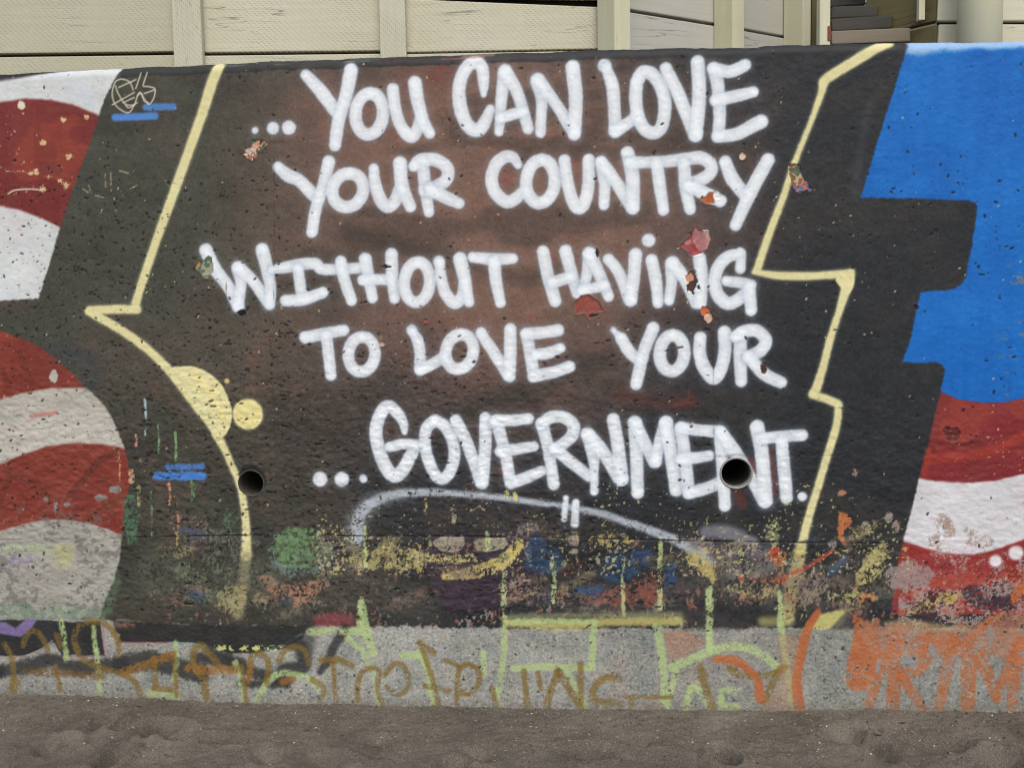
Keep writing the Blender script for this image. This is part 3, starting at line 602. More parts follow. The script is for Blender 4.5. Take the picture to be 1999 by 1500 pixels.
# black shapes and overspray at the left foot
BK = (40, 40, 40)
fill([(-300, 1208), (75, 1212), (150, 1216), (152, 1278), (122, 1282), (105, 1255), (78, 1270), (45, 1282), (-300, 1284)], BK, 0.95, 2.0, 2, vary=10)
fill([(150, 1215), (195, 1214), (205, 1280), (150, 1282)], BK, 0.95, 2, 1.5, vary=10)
stroke([(206, 1282), (201, 1222)], 2, (164, 118, 128), 0.8, 1.2); stroke([(122, 1283), (200, 1283)], 1.6, (150, 108, 112), 0.7, 1.2); stroke([(0, 1284), (45, 1282), (80, 1268), (102, 1252)], 1.6, (166, 140, 140), 0.7, 1.2)
fill([(222, 1212), (330, 1218), (430, 1222), (600, 1222), (590, 1250), (550, 1268), (490, 1276), (450, 1276), (400, 1260), (370, 1256), (228, 1255), (236, 1240), (225, 1235)], (42, 41, 39), 0.96, 3, 2, vary=10)
stroke([(228, 1257), (330, 1256)], 1.6, (176, 124, 124), 0.8, 1.2); stroke([(330, 1255), (370, 1257), (400, 1262), (450, 1282)], 1.8, (130, 160, 160), 0.8, 1.2); stroke([(520, 1272), (560, 1255), (590, 1238)], 1.8, (96, 130, 136), 0.7, 1.5)
fill([(-60, 1215), (10, 1216), (30, 1228), (50, 1210), (72, 1210), (60, 1230), (40, 1245), (10, 1240), (-60, 1228)], (128, 110, 156), 0.9, 3)
for p, hw in [([(0, 1312), (60, 1300), (100, 1290), (150, 1305), (200, 1300), (240, 1298)], 14), ([(235, 1300), (290, 1290), (330, 1300), (390, 1315)], 20), ([(385, 1285), (440, 1292), (500, 1315), (560, 1330)], 12), ([(470, 1335), (560, 1336)], 9), ([(405, 1268), (470, 1295)], 10), ([(-200, 1310), (0, 1312)], 12)]:
    stroke(p, hw, (50, 49, 48), 0.85, 6, 5)
stroke([(545, 1250), (585, 1262), (592, 1300), (555, 1310)], 15, (48, 48, 48), 0.85, 6); stroke([(605, 1225), (600, 1268)], 14, (52, 52, 52), 0.6, 8)
stroke([(675, 1228), (655, 1258), (640, 1290), (625, 1312)], [10, 9, 8, 7], (52, 52, 52), 0.85, 4, 2)
w = win(380, 1240, 640, 1290)     # lime flecks on the black curve
n_ = noise_for(6, 131, 2)[w]; a = (smooth((n_ - 0.15) / 0.08) * smooth((9 - np.abs(Y[w] - H([(0, 1262)])[0, 1] - 0.00018 * (X[w] - 470) * 0)) / 6) * smooth((545 - X[w]) / 25))[..., None] * 0.9
C[w] = C[w] * (1 - a) + np.array([206, 212, 132], np.float32) * a
# lime tag lines on the bare concrete
for p, hw in [([(188, 1270), (192, 1310), (195, 1362)], 6), ([(118, 1212), (125, 1245), (130, 1290)], 6), ([(183, 1225), (186, 1270)], 5), ([(342, 1255), (345, 1290), (340, 1330)], 5), ([(460, 1295), (470, 1330), (478, 1380)], 7), ([(290, 1354), (345, 1360)], 7),
              ([(498, 1378), (518, 1338), (545, 1316), (575, 1317), (610, 1330), (632, 1362)], 7), ([(606, 1234), (660, 1232), (720, 1236)], 8), ([(706, 1185), (713, 1225), (728, 1275)], 9), ([(680, 1248), (706, 1270), (727, 1312), (742, 1378)], 7),
              ([(788, 1280), (820, 1280)], 8), ([(820, 1272), (834, 1310), (846, 1375)], 8), ([(943, 1275), (946, 1320)], 6), ([(985, 1205), (984, 1270), (976, 1330), (968, 1385)], 6.5), ([(1000, 1216), (1080, 1213), (1160, 1216)], 6), ([(1160, 1216), (1155, 1302)], 7), ([(1003, 1306), (1080, 1302), (1155, 1306)], 7),
              ([(1105, 1310), (1125, 1345), (1146, 1388)], 6), ([(1283, 1225), (1292, 1280), (1297, 1335), (1295, 1390)], 8), ([(1312, 1304), (1345, 1290), (1382, 1274), (1420, 1264), (1460, 1266), (1498, 1286), (1516, 1302)], 9), ([(1385, 1150), (1385, 1266)], 7),
              ([(1525, 1200), (1528, 1250), (1538, 1320), (1546, 1388)], 6), ([(1338, 1385), (1350, 1345), (1370, 1352), (1386, 1385)], 8), ([(1409, 1385), (1410, 1350), (1440, 1350)], 7), ([(1415, 1380), (1440, 1380)], 7), ([(1320, 1310), (1310, 1350), (1300, 1390)], 6)]:
    stroke(p, hw, (170, 188, 128), 0.85, 3, 2.5, rs=6, hole=0.24)
# olive tag lettering
GO = (122, 98, 46)
for p, hw in [([(8, 1258), (22, 1284), (26, 1312), (22, 1345)], 6), ([(44, 1262), (54, 1238), (70, 1234), (85, 1252), (93, 1270)], 6), ([(30, 1330), (25, 1360)], 8), ([(150, 1270), (145, 1245), (155, 1224), (180, 1214), (206, 1220), (225, 1240), (233, 1265), (228, 1280)], 6.5),
              ([(150, 1268), (165, 1290), (192, 1303), (232, 1314), (262, 1332), (276, 1362)], 6.5), ([(300, 1285), (304, 1340)], 6), ([(300, 1345), (335, 1348)], 6), ([(340, 1275), (345, 1360)], 5), ([(376, 1300), (380, 1270), (392, 1260), (405, 1272), (430, 1302)], 7), ([(378, 1300), (398, 1330), (402, 1365)], 8),
              ([(110, 1240), (118, 1262)], 6), ([(108, 1300), (118, 1350)], 5), ([(487, 1312), (490, 1286), (505, 1275), (520, 1285), (525, 1302), (520, 1332)], 6), ([(472, 1300), (482, 1375)], 5), ([(545, 1292), (556, 1271), (576, 1264), (596, 1271), (603, 1297)], 6), ([(610, 1328), (632, 1345), (625, 1370)], 6),
              ([(628, 1290), (660, 1289), (686, 1300)], 7), ([(650, 1292), (656, 1375)], 5), ([(702, 1380), (697, 1345), (706, 1315), (725, 1305), (741, 1313), (736, 1342), (747, 1378)], 5.5), ([(752, 1318), (770, 1297), (790, 1303), (798, 1330), (790, 1352), (772, 1356), (755, 1342)], 5), ([(820, 1256), (833, 1292), (846, 1332), (856, 1378)], 5.5),
              ([(820, 1254), (846, 1276)], 6), ([(828, 1340), (876, 1350)], 5), ([(868, 1290), (892, 1299)], 4.5), ([(897, 1302), (892, 1340), (893, 1382)], 5.5), ([(897, 1305), (915, 1298), (935, 1311), (934, 1336), (915, 1356), (896, 1350)], 5.5), ([(960, 1345), (972, 1388)], 5),
              ([(1023, 1312), (1030, 1388)], 6), ([(1050, 1315), (1055, 1345)], 5), ([(1090, 1312), (1070, 1365), (1068, 1390)], 7), ([(1090, 1312), (1110, 1345), (1135, 1386)], 7), ([(1133, 1298), (1134, 1372)], 6), ([(1207, 1328), (1182, 1324), (1162, 1340), (1156, 1360), (1172, 1371), (1205, 1373)], 7), ([(1222, 1362), (1312, 1362)], 4), ([(1235, 1360), (1232, 1392)], 5),
              ([(1368, 1303), (1376, 1340), (1392, 1385)], 7), ([(1532, 1304), (1500, 1318), (1450, 1320), (1424, 1306)], 6.5), ([(1522, 1308), (1506, 1340), (1492, 1372)], 7), ([(-60, 1300), (-40, 1260), (-15, 1300), (-8, 1350)], 6)]:
    stroke(p, hw, GO, 0.74, 3.0, 1.5, rs=6, hole=0.16)
# orange overspray and lettering
OR = (176, 98, 56); OB = (150, 102, 46)
for p, hw, c_ in [([(245, 1312), (290, 1298), (330, 1282)], 9, OB), ([(370, 1306), (410, 1310), (460, 1308)], 10, OB), ([(50, 1312), (130, 1315), (200, 1322)], 8, (110, 82, 44)), ([(490, 1295), (487, 1330)], 7, OB), ([(552, 1332), (572, 1328)], 7, OB), ([(228, 1221), (258, 1221)], 5, (140, 98, 82))]:
    stroke(p, hw, c_, 0.75, 4, 4, hole=0.26)
stroke([(1597, 1195), (1575, 1232), (1562, 1285), (1555, 1335), (1562, 1392)], [6, 9, 9, 9, 12], OR, 0.9, 2.5, 1.5); fill([(1520, 1240), (1565, 1240), (1552, 1330), (1560, 1392), (1475, 1392), (1520, 1340)], (170, 124, 92), 0.4, 8, 4)
stroke([(1398, 1288), (1438, 1292), (1472, 1318)], [7, 9, 7], OR, 0.85, 4, 2); stroke([(1480, 1330), (1484, 1364)], [8, 10], OR, 0.85, 4); fill([(1296, 1232), (1345, 1232), (1378, 1255), (1340, 1282), (1305, 1290)], (168, 120, 92), 0.5, 5, 3)
fill([(1664, 1200), (1690, 1212), (1712, 1228), (1720, 1275), (1712, 1320), (1690, 1348), (1662, 1350), (1651, 1330), (1655, 1288), (1668, 1238)], OR, 0.85, 2.5, 2, vary=16, hole=0.15)
fill([(1668, 1215), (1715, 1206), (1722, 1225), (1760, 1215), (1780, 1225), (1850, 1232), (1900, 1222), (1930, 1200), (1960, 1195), (2050, 1200), (2050, 1290), (1985, 1295), (1930, 1280), (1860, 1285), (1800, 1285), (1745, 1282), (1700, 1275)], (168, 116, 88), 0.75, 3, 5, hole=0.2, vary=20)
for p, hw in [([(1724, 1280), (1712, 1330), (1694, 1382)], [9, 9, 10]), ([(1746, 1250), (1745, 1320), (1742, 1392)], 13), ([(1748, 1248), (1785, 1250), (1806, 1276), (1794, 1306), (1760, 1318)], 12), ([(1760, 1322), (1800, 1382)], 10), ([(1858, 1260), (1846, 1320), (1830, 1392)], [12, 12, 10]),
              ([(1892, 1250), (1890, 1320), (1889, 1392)], [16, 15, 14]), ([(1900, 1260), (1925, 1310), (1944, 1366)], [12, 13, 8]), ([(1985, 1270), (1962, 1320), (1946, 1364)], [11, 10, 7]), ([(1990, 1255), (1980, 1320), (1974, 1392)], [12, 12, 10]), ([(1815, 1250), (1890, 1250)], 14), ([(1905, 1238), (1945, 1205)], 8), ([(2060, 1250), (2040, 1320), (2070, 1390)], 12)]:
    stroke(p, hw, OR, 0.7, 2.8, 1.8, hole=0.24, vary=16)
for p, r_ in [([(1773, 1286), (1785, 1302)], 6), ([(1815, 1264), (1826, 1282)], 5), ([(1935, 1250), (1932, 1225)], 4), ([(1862, 1282), (1858, 1290)], 4), ([(1716, 1290), (1712, 1312)], 4)]:
    stroke(p, r_, (140, 136, 134), 0.9, 2)

# ---- wind-blown sand clinging to the foot of the wall
sandline = H([(-1500, 1330), (-300, 1345), (0, 1356), (150, 1360), (300, 1366), (500, 1374), (700, 1378), (900, 1382), (1100, 1387), (1300, 1388), (1500, 1390), (1700, 1388), (1999, 1391), (3200, 1394)])
up = np.interp(XS, sandline[:, 0], sandline[:, 1])[None, :] - Y
a = np.clip(smooth((26 + 14 * n_mid - up) / 26) * (0.45 + 0.5 * n_fine + 0.25 * GRAIN), 0, 0.85)
C[:] = C * (1 - a[..., None]) + np.array([112, 105, 94], np.float32) * a[..., None]
# ---- blue dashes, scratched tag, small marks
stroke([(285, 209), (338, 208)], 6.5, (78, 126, 188), 0.95, 3, 1); stroke([(224, 229), (303, 226)], 7, (78, 130, 196), 0.97, 3, 1)
stroke([(328, 912), (394, 911)], 6, (74, 120, 182), 0.9, 2, 3); stroke([(305, 930), (396, 930)], 8, (70, 122, 192), 0.95, 2, 3)
SC = (216, 208, 184)
for p in [[(260, 175), (253, 160), (240, 154), (228, 157), (222, 166), (219, 185), (225, 204), (239, 216), (252, 219), (262, 205), (268, 188), (273, 180), (280, 190), (290, 203), (299, 194), (303, 176), (297, 170), (280, 168)], [(225, 167), (232, 185), (245, 203), (262, 205)],
          [(275, 143), (265, 172)], [(287, 142), (279, 166)], [(219, 204), (262, 180)], [(232, 170), (265, 155)], [(268, 186), (276, 182), (281, 196), (290, 200)], [(240, 200), (262, 190)], [(282, 182), (302, 175)], [(245, 205), (252, 210), (268, 200)]]:
    stroke(p, 1.25, SC, 0.85, 1.1)
for p in [[(161, 368), (172, 376)], [(173, 362), (177, 376)], [(216, 338), (217, 372)], [(205, 340), (206, 365)], [(233, 333), (250, 338)], [(236, 375), (243, 384)], [(255, 368), (266, 362)], [(185, 381), (205, 386)], [(440, 1)]]:
    stroke(p, 1.3, (186, 168, 132), 0.75, 1.1, hole=0.3)
# ---- broken mortar round the left drain hole, dirt under both
stroke([(470, 925), (482, 915), (498, 916), (512, 928), (516, 946)], [5, 7, 7, 6, 3], (30, 28, 25), 0.85, 2.5, 5, rs=9)
stroke([(500, 970), (503, 985)], [6, 4], (40, 37, 32), 0.5, 5, 3); stroke([(1420, 893), (1440, 888), (1455, 892)], 3.5, (120, 124, 126), 0.5, 3, 3, rs=8)
# ---- chips through to older colours
CH = np.zeros_like(DISP); LIP = np.zeros_like(DISP)
def chip(x, y, rx, ry, cols_, seed=0, rag=9, poly=None):
    w, d = sdf_poly(poly or ell(x, y, rx, ry), 16, poly is None); rag = rag * (0.6 if poly else 1.5)
    d = d + rag * 0.7 * noise_for(13, 150 + seed)[w] + rag * 0.3 * noise_for(6, 151 + seed, 2)[w]
    a_ = smooth(0.5 - d / 1.6)
    sel_ = noise_for(13, 160 + seed, 2)[w]
    k = np.clip(((sel_ + 0.45) / 0.9 * len(cols_)).astype(int), 0, len(cols_) - 1)
    cc_ = np.array(cols_, np.float32)[k] + (7 * n_fine[w] + 4 * n_grain[w])[..., None]
    C[w] = C[w] * (1 - a_[..., None]) + cc_ * a_[..., None]; CH[w] = np.maximum(CH[w], a_); LIP[w] = np.maximum(LIP[w], np.exp(-((d - 2.2) / 1.8) ** 2))
chip(503, 280, 13, 11, [(70, 104, 78), (84, 96, 70), (196, 142, 116)], 1); chip(488, 299, 13, 12, [(190, 178, 160), (160, 92, 76), (206, 196, 178)], 2)
chip(0, 0, 0, 0, [(116, 96, 60), (136, 74, 52), (172, 160, 132), (84, 92, 70)], 3, 6, [(1538, 322), (1560, 320), (1566, 340), (1574, 362), (1560, 370), (1545, 362), (1542, 345)]); chip(1565, 366, 16, 8, [(186, 100, 64), (96, 100, 130)], 4)
chip(0, 0, 0, 0, [(170, 88, 52), (180, 98, 58)], 5, 5, [(1366, 388), (1378, 384), (1384, 376), (1398, 376), (1392, 386), (1396, 398), (1376, 396)]); chip(1400, 381, 7, 7, [(222, 222, 218)], 6, 3)
chip(0, 0, 0, 0, [(150, 66, 68), (160, 78, 78), (176, 120, 118)], 7, 6, [(1327, 479), (1340, 470), (1352, 458), (1355, 446), (1358, 442), (1366, 451), (1384, 452), (1387, 468), (1380, 484), (1368, 496), (1350, 502), (1345, 490)])
chip(0, 0, 0, 0, [(184, 146, 142), (172, 122, 120), (160, 108, 106)], 8, 5, [(1352, 470), (1356, 446), (1368, 453), (1384, 452), (1387, 468), (1380, 484), (1366, 490)]); chip(1376, 450, 7, 2, [(214, 212, 214)], 9, 2)
chip(0, 0, 0, 0, [(136, 68, 60), (144, 76, 66)], 10, 6, [(1121, 589), (1136, 578), (1148, 575), (1168, 590), (1176, 606), (1164, 610), (1152, 623), (1142, 610), (1124, 614)]); chip(1158, 616, 9, 3, [(30, 25, 22)], 25, 3); chip(1352, 552, 11, 20, [(74, 52, 40), (58, 44, 40), (70, 86, 120)], 11); chip(1346, 541, 9, 8, [(196, 140, 108)], 12, 4)
chip(1377, 608, 8, 9, [(196, 96, 60)], 13, 4); chip(1382, 620, 9, 7, [(206, 168, 140)], 14, 5); chip(402, 521, 17, 18, [(166, 126, 76), (84, 104, 84), (150, 150, 128)], 15, 9); chip(1490, 718, 6, 11, [(140, 78, 66), (60, 50, 46)], 16, 5)
chip(745, 672, 6, 5, [(186, 152, 136)], 17, 4); chip(1449, 305, 5, 6, [(206, 190, 160)], 18, 4); chip(832, 626, 4, 3, [(190, 60, 44)], 19, 1); chip(1166, 495, 3, 10, [(40, 36, 34)], 20, 3); chip(755, 521, 8, 3, [(34, 30, 28)], 21, 3); chip(470, 612, 10, 6, [(30, 28, 26)], 22, 4)
chip(1788, 601, 5, 5, [(34, 30, 30)], 23, 1); chip(1857, 848, 18, 13, [(110, 46, 44), (122, 52, 48), (96, 40, 40)], 24, 6)
# ---- bug holes, nicks and pale pecks
PIT = np.zeros_like(DISP)
def sprinkle(n, x0, y0, x1, y1, rmin, rmax, col, depth, dens=None, el=1.0, al=0.9):
    k = 0
    for _ in range(n * 4):
        if k >= n: break
        x = random.uniform(x0, x1); y = random.uniform(y0, y1)
        i_ = min(int(np.searchsorted(XS, x)), NC - 1); j_ = int(np.argmin(np.abs(Y[:, i_] - y)))
        if LET[j_, i_] > 0.3 and random.random() < 0.72: continue
        if max(col) < 60 and C[j_, i_, 0] > 115 and y < 1215 and random.random() < 0.6: continue
        if dens is not None:
            i = int(np.searchsorted(XS, x)); j = np.argmin(np.abs(Y[:, min(i, NC - 1)] - y))
            if dens[j, min(i, NC - 1)] < random.random(): continue
        k += 1
        r = rmin + (rmax - rmin) * random.random() ** 3
        w = win(x - r * el - 4, y - r - 4, x + r * el + 4, y + r + 4)
        if X[w].size == 0: continue
        ang = random.uniform(0, 6.28)
        d = np.hypot((X[w] - x) / el, Y[w] - y) - r * (1 + 0.35 * np.sin(2 * np.arctan2(Y[w] - y, X[w] - x) + ang))
        a_ = smooth(0.5 - d / 2.0) * al
        C[w] = C[w] * (1 - a_[..., None]) + np.array(col, np.float32) * a_[..., None]
        if depth: PIT[w] = np.maximum(PIT[w], a_ * depth * min(1.0, r / 2.5))
dens = np.clip(0.25 + 0.9 * smooth((700 - X) / 450) * smooth((Y - 220) / 250) + 0.9 * noise_for(90, 171) + 0.25 * smooth((Y - 480) / 200) * smooth((1100 - X) / 300), 0.04, 1)
sprinkle(3000, xa, 100, xb, 1215, 0.6, 3.0, (30, 27, 25), 0.003, dens, al=0.8)
sprinkle(1500, xa, 330, 900, 1040, 0.6, 2.2, (26, 24, 21), 0.003, np.clip(0.15 + smooth((720 - X) / 300) + 0.6 * noise_for(60, 173), 0, 1), el=1.6, al=0.75)
sprinkle(900, 200, 620, 1400, 1210, 0.7, 2.6, (24, 22, 20), 0.004, np.clip(0.3 + noise_for(60, 174), 0, 1), el=2.2, al=0.7)
sprinkle(380, xa, 100, xb, 1000, 0.6, 1.9, (204, 184, 148), 0, np.clip(0.3 + noise_for(110, 172), 0.02, 1))
sprinkle(260, xa, 1230, xb, 1400, 0.8, 3.0, (62, 58, 55), 0.003)
sprinkle(60, xa, 100, xb, 1000, 0.6, 1.4, (168, 70, 48), 0)
# ---- joints: board marks and shrinkage cracks, plus a painted arris highlight
GR = np.zeros_like(DISP)
def crack(p, hw, depth, col=(28, 25, 23), al=0.75, rag=1.5, hole=0.3):
    w, d = sdf_line(p, hw, 10, False); d = d + rag * noise_for(15, 181)[w]
    a_ = smooth(0.5 - d / 2.4)
    if hole: a_ = a_ * smooth((noise_for(40, 182)[w] + 1 - hole * 2) / 0.3)
    C[w] = C[w] * (1 - a_[..., None] * al) + np.array(col, np.float32) * a_[..., None] * al
    GR[w] = np.maximum(GR[w], a_ * depth)
crack([(250, 1050), (480, 1046), (860, 1048), (1050, 1050), (1400, 1058), (1760, 1062)], 0.9, 0.004)
crack([(1391, 300), (1392, 600), (1393, 800), (1394, 1000), (1392, 1120)], 0.45, 0.003, (58, 44, 36), 0.6, 1.0, 0.5); crack([(536, 110), (535, 250), (534, 600), (533, 800)], 0.5, 0.002, (44, 38, 32), 0.5, 1.0, 0.45); crack([(446, 150), (444, 330), (441, 600), (447, 800)], 0.5, 0.002, (40, 34, 28), 0.55, 1.0, 0.5)
crack([(1345, 760), (1347, 830)], 0.6, 0, (120, 76, 50), 0.6); crack([(850, 893), (1200, 894), (1640, 890)], 0.35, 0.0015, (60, 56, 54), 0.35, 0.8, 0.4)
crack([(828, 1040), (828, 1120)], 0.7, 0.003); crack([(1665, 1060), (1668, 1140)], 0.7, 0.003); crack([(0, 1055), (240, 1052)], 0.5, 0.002, (80, 78, 74), 0.5)
crack([(430, 127), (560, 123), (730, 117)], 0.8, 0, (150, 158, 140), 0.5, 1.2, 0.45); crack([(860, 113), (945, 111)], 0.9, 0, (196, 110, 96), 0.7, 0.8, 0.2)  # flat pale arris highlight painted in, then a flat reddish line
stroke([(685, 112), (735, 108)], 7, (66, 88, 70), 0.6, 3); stroke([(742, 108), (792, 106)], 6, (76, 40, 40), 0.6, 2); stroke([(795, 106), (860, 104)], 8, (40, 38, 38), 0.6, 3)
stroke([(440, 119), (660, 113)], 6, (58, 66, 60), 0.55, 4); stroke([(905, 105), (962, 103)], 4, (170, 150, 128), 0.5, 3); stroke([(1000, 104), (1500, 93), (1600, 90)], 8, (44, 46, 48), 0.6, 4)

# ---- relief
rough = np.clip(0.25 + 0.9 * smooth((Y - 600) / 200) * smooth((1250 - Y) / 60) * smooth((1350 - X) / 500 + 0.25) + 0.5 * smooth((X - 1350) / 200) * smooth((Y - 760) / 120) * smooth((1240 - Y) / 60), 0, 1.2)
DISP += rough * (0.0020 * noise_for(30, 191, 3, 1.2, 0.8) + 0.0019 * noise_for(9, 192, 2, 1.3, 0.8)) + 0.0005 * n_fine + 0.0010 * n_mid + 0.0025 * n_big
DISP += 0.0010 * smooth((Y - paint_end) / 4) * agg + 0.0007 * smooth((Y - paint_end) / 4) * n_grain * 0.6
DISP += 0.0012 * smooth((Y - H([(1000, 1049)])[0, 1]) / 6) * smooth((X - 300) / 60)
DISP -= PIT + GR + 0.0026 * CH - 0.0014 * LIP
fade = np.ones(NRT, np.float32); fade[NR:NR + NA] = np.linspace(0.9, 0.3, NA); fade[NR + NA:] = 0.3
DISP *= fade[:, None]

# ---- build the wall mesh
xw = wu2x(X.astype(float)); AR = ARC * S
co = np.zeros(Y.shape + (3,))
co[..., 0] = xw
co[:NR, :, 1] = -DISP[:NR]; co[:NR, :, 2] = wu2z(Y[:NR].astype(float))
zt = wu2z(face_top)
for i in range(NA):
    th = math.pi / 2 * (i + 1) / NA
    co[NR + i, :, 1] = AR * (1 - math.cos(th)) - DISP[NR + i] * math.cos(th)
    co[NR + i, :, 2] = zt + AR * math.sin(th) + DISP[NR + i] * math.sin(th)
for i in range(NT):
    co[NR + NA + i, :, 1] = AR + (0.32 - AR) * (i + 1) / NT
    co[NR + NA + i, :, 2] = zt + AR + DISP[NR + NA + i]
back = co[-1:].copy(); back[..., 2] -= 1.9
co = np.concatenate([co, back], 0)
Call = np.concatenate([C, C[-1:]], 0)
# drain holes
PIPES = [((1437, 924), 28.0, 31.5), ((490, 944), 25.5, 27.0)]
keep = np.ones((NRT, NC - 1), bool)
for (px, py), ri, ro in PIPES:
    c = H([(px, py)])[0]; cx, cz = wu2x(c[0]), wu2z(c[1]); r = (ri + 1.0) * S
    dx = co[:NR, :, 0] - cx; dz = co[:NR, :, 2] - cz; rr = np.hypot(dx, dz)
    snap = np.abs(rr - r) < 1.25 * S
    k = np.where(snap, r / np.maximum(rr, 1e-6), 1.0)
    co[:NR, :, 0] = cx + dx * k; co[:NR, :, 2] = cz + dz * k
    rr = np.hypot(co[:NR, :, 0] - cx, co[:NR, :, 2] - cz)
    inn = rr <= r * 1.002
    allin = inn[:-1, :-1] & inn[:-1, 1:] & inn[1:, :-1] & inn[1:, 1:]
    keep[:NR - 1] &= ~allin
wme = grid_mesh("graffiti_wall", co, NRT + 1, NC, keep)
ca = wme.color_attributes.new("paint", 'FLOAT_COLOR', 'POINT')
lin = srgb(np.clip(Call, 4, 245)).reshape(-1, 3)
rgba = np.ones((len(lin), 4), np.float32); rgba[:, :3] = lin
ca.data.foreach_set("color", rgba.reshape(-1))

m_wall, t_, b_ = mat("painted_concrete")
at = nd(t_, "ShaderNodeAttribute", attribute_name="paint")
tc = nd(t_, "ShaderNodeTexCoord")
n1 = nd(t_, "ShaderNodeTexNoise"); n1.inputs["Scale"].default_value = 420; n1.inputs["Detail"].default_value = 3
n2 = nd(t_, "ShaderNodeTexNoise"); n2.inputs["Scale"].default_value = 130; n2.inputs["Detail"].default_value = 4
t_.links.new(tc.outputs["Object"], n1.inputs["Vector"]); t_.links.new(tc.outputs["Object"], n2.inputs["Vector"])
mr = nd(t_, "ShaderNodeMapRange"); mr.inputs[1].default_value = 0.25; mr.inputs[2].default_value = 0.75; mr.inputs[3].default_value = 0.86; mr.inputs[4].default_value = 1.12
t_.links.new(n1.outputs["Fac"], mr.inputs[0])
mx = nd(t_, "ShaderNodeMix", data_type='RGBA', blend_type='MULTIPLY'); mx.inputs["Factor"].default_value = 1.0
t_.links.new(at.outputs["Color"], mx.inputs[6]); t_.links.new(mr.outputs[0], mx.inputs[7]); t_.links.new(mx.outputs[2], b_.inputs["Base Color"])
bp = nd(t_, "ShaderNodeBump"); bp.inputs["Strength"].default_value = 0.22; bp.inputs["Distance"].default_value = 0.002
t_.links.new(n2.outputs["Fac"], bp.inputs["Height"]); t_.links.new(bp.outputs["Normal"], b_.inputs["Normal"])
b_.inputs["Roughness"].default_value = 0.62; b_.inputs["Specular IOR Level"].default_value = 0.28
wall = link("graffiti_wall", wme, m_wall)
tag(wall, "long concrete sea wall covered in graffiti, white lettering on black and brown", "wall")

# ---- drain pipes set in the wall
def simple_mat(name, col, rough=0.6, metal=0.0, nscale=60, namp=0.25, bump=0.0):
    m, t, b = mat(name)
    tcn = nd(t, "ShaderNodeTexCoord"); nn = nd(t, "ShaderNodeTexNoise"); nn.inputs["Scale"].default_value = nscale; nn.inputs["Detail"].default_value = 4
    t.links.new(tcn.outputs["Object"], nn.inputs["Vector"])
    r = nd(t, "ShaderNodeMapRange"); r.inputs[3].default_value = 1 - namp; r.inputs[4].default_value = 1 + namp
    t.links.new(nn.outputs["Fac"], r.inputs[0])
    x = nd(t, "ShaderNodeMix", data_type='RGBA', blend_type='MULTIPLY'); x.inputs["Factor"].default_value = 1
    x.inputs[6].default_value = (*srgb(col), 1); t.links.new(r.outputs[0], x.inputs[7]); t.links.new(x.outputs[2], b.inputs["Base Color"])
    b.inputs["Roughness"].default_value = rough; b.inputs["Metallic"].default_value = metal
    if bump:
        q = nd(t, "ShaderNodeBump"); q.inputs["Strength"].default_value = bump; q.inputs["Distance"].default_value = 0.003
        t.links.new(nn.outputs["Fac"], q.inputs["Height"]); t.links.new(q.outputs["Normal"], b.inputs["Normal"])
    return m
m_rim = simple_mat("worn_pipe_rim", (150, 150, 144), 0.5, 0.2, 90, 0.3)
m_rim2 = simple_mat("stained_pipe", (74, 70, 58), 0.7, 0.0, 70, 0.4)
m_bore = simple_mat("dirty_pipe_bore", (70, 67, 60), 0.8, 0.0, 50, 0.5)
m_endcap = simple_mat("dark_end_cap", (40, 36, 32), 0.95, 0.0, 80, 0.4, 0.4)
def pipe(px, py, ri, ro, proud, mr_, label, tilt):
    c = H([(px, py)])[0]; cx, cz = wu2x(c[0]), wu2z(c[1])
    prof = [(ro * 1.0, 0.03), (ro, -proud + 0.0012), (ro - 0.6, -proud), (ri + 0.6, -proud), (ri, -proud + 0.0012), (ri, 0.03)]
    N = 56
    def lathe(name, prof, m, parent, cap=False):
        bm = bmesh.new(); rings = []
        for (r, y) in prof:
            rings.append([bm.verts.new((r * S * math.cos(6.28318 * k / N), y + tilt * r * S * math.cos(6.28318 * k / N + 2.2), r * S * math.sin(6.28318 * k / N))) for k in range(N)])
        for A, B in zip(rings[:-1], rings[1:]):
            for k in range(N): bm.faces.new((A[k], A[(k + 1) % N], B[(k + 1) % N], B[k]))
        if cap: bm.faces.new(rings[-1])
        for f in bm.faces: f.smooth = True
        bmesh.ops.recalc_face_normals(bm, faces=bm.faces)
        me = bpy.data.meshes.new(name); bm.to_mesh(me); bm.free(); me.materials.append(m)
        o = bpy.data.objects.new(name, me); COL.objects.link(o); o.parent = parent; return o
    p = lathe("drain_pipe", prof, mr_, wall); p.location = (cx, 0, cz); p['label'] = label
    lathe("pipe_bore", [(ri, 0.0302), (ri * 0.995, 0.29)], m_bore, p)
    lathe("end_cap", [(ri * 0.99, 0.285), (ri * 0.6, 0.27), (ri * 0.2, 0.28)], m_endcap, p, True)  # dark end cap, coloured for the unlit depth of the pipe
pipe(1437, 924, 28.0, 31.5, 0.007, m_rim, "pale round pipe end poking through the lettering", 0.06)
pipe(490, 944, 25.0, 27.2, 0.0015, m_rim2, "dark flush pipe hole beside the yellow line", 0.0)

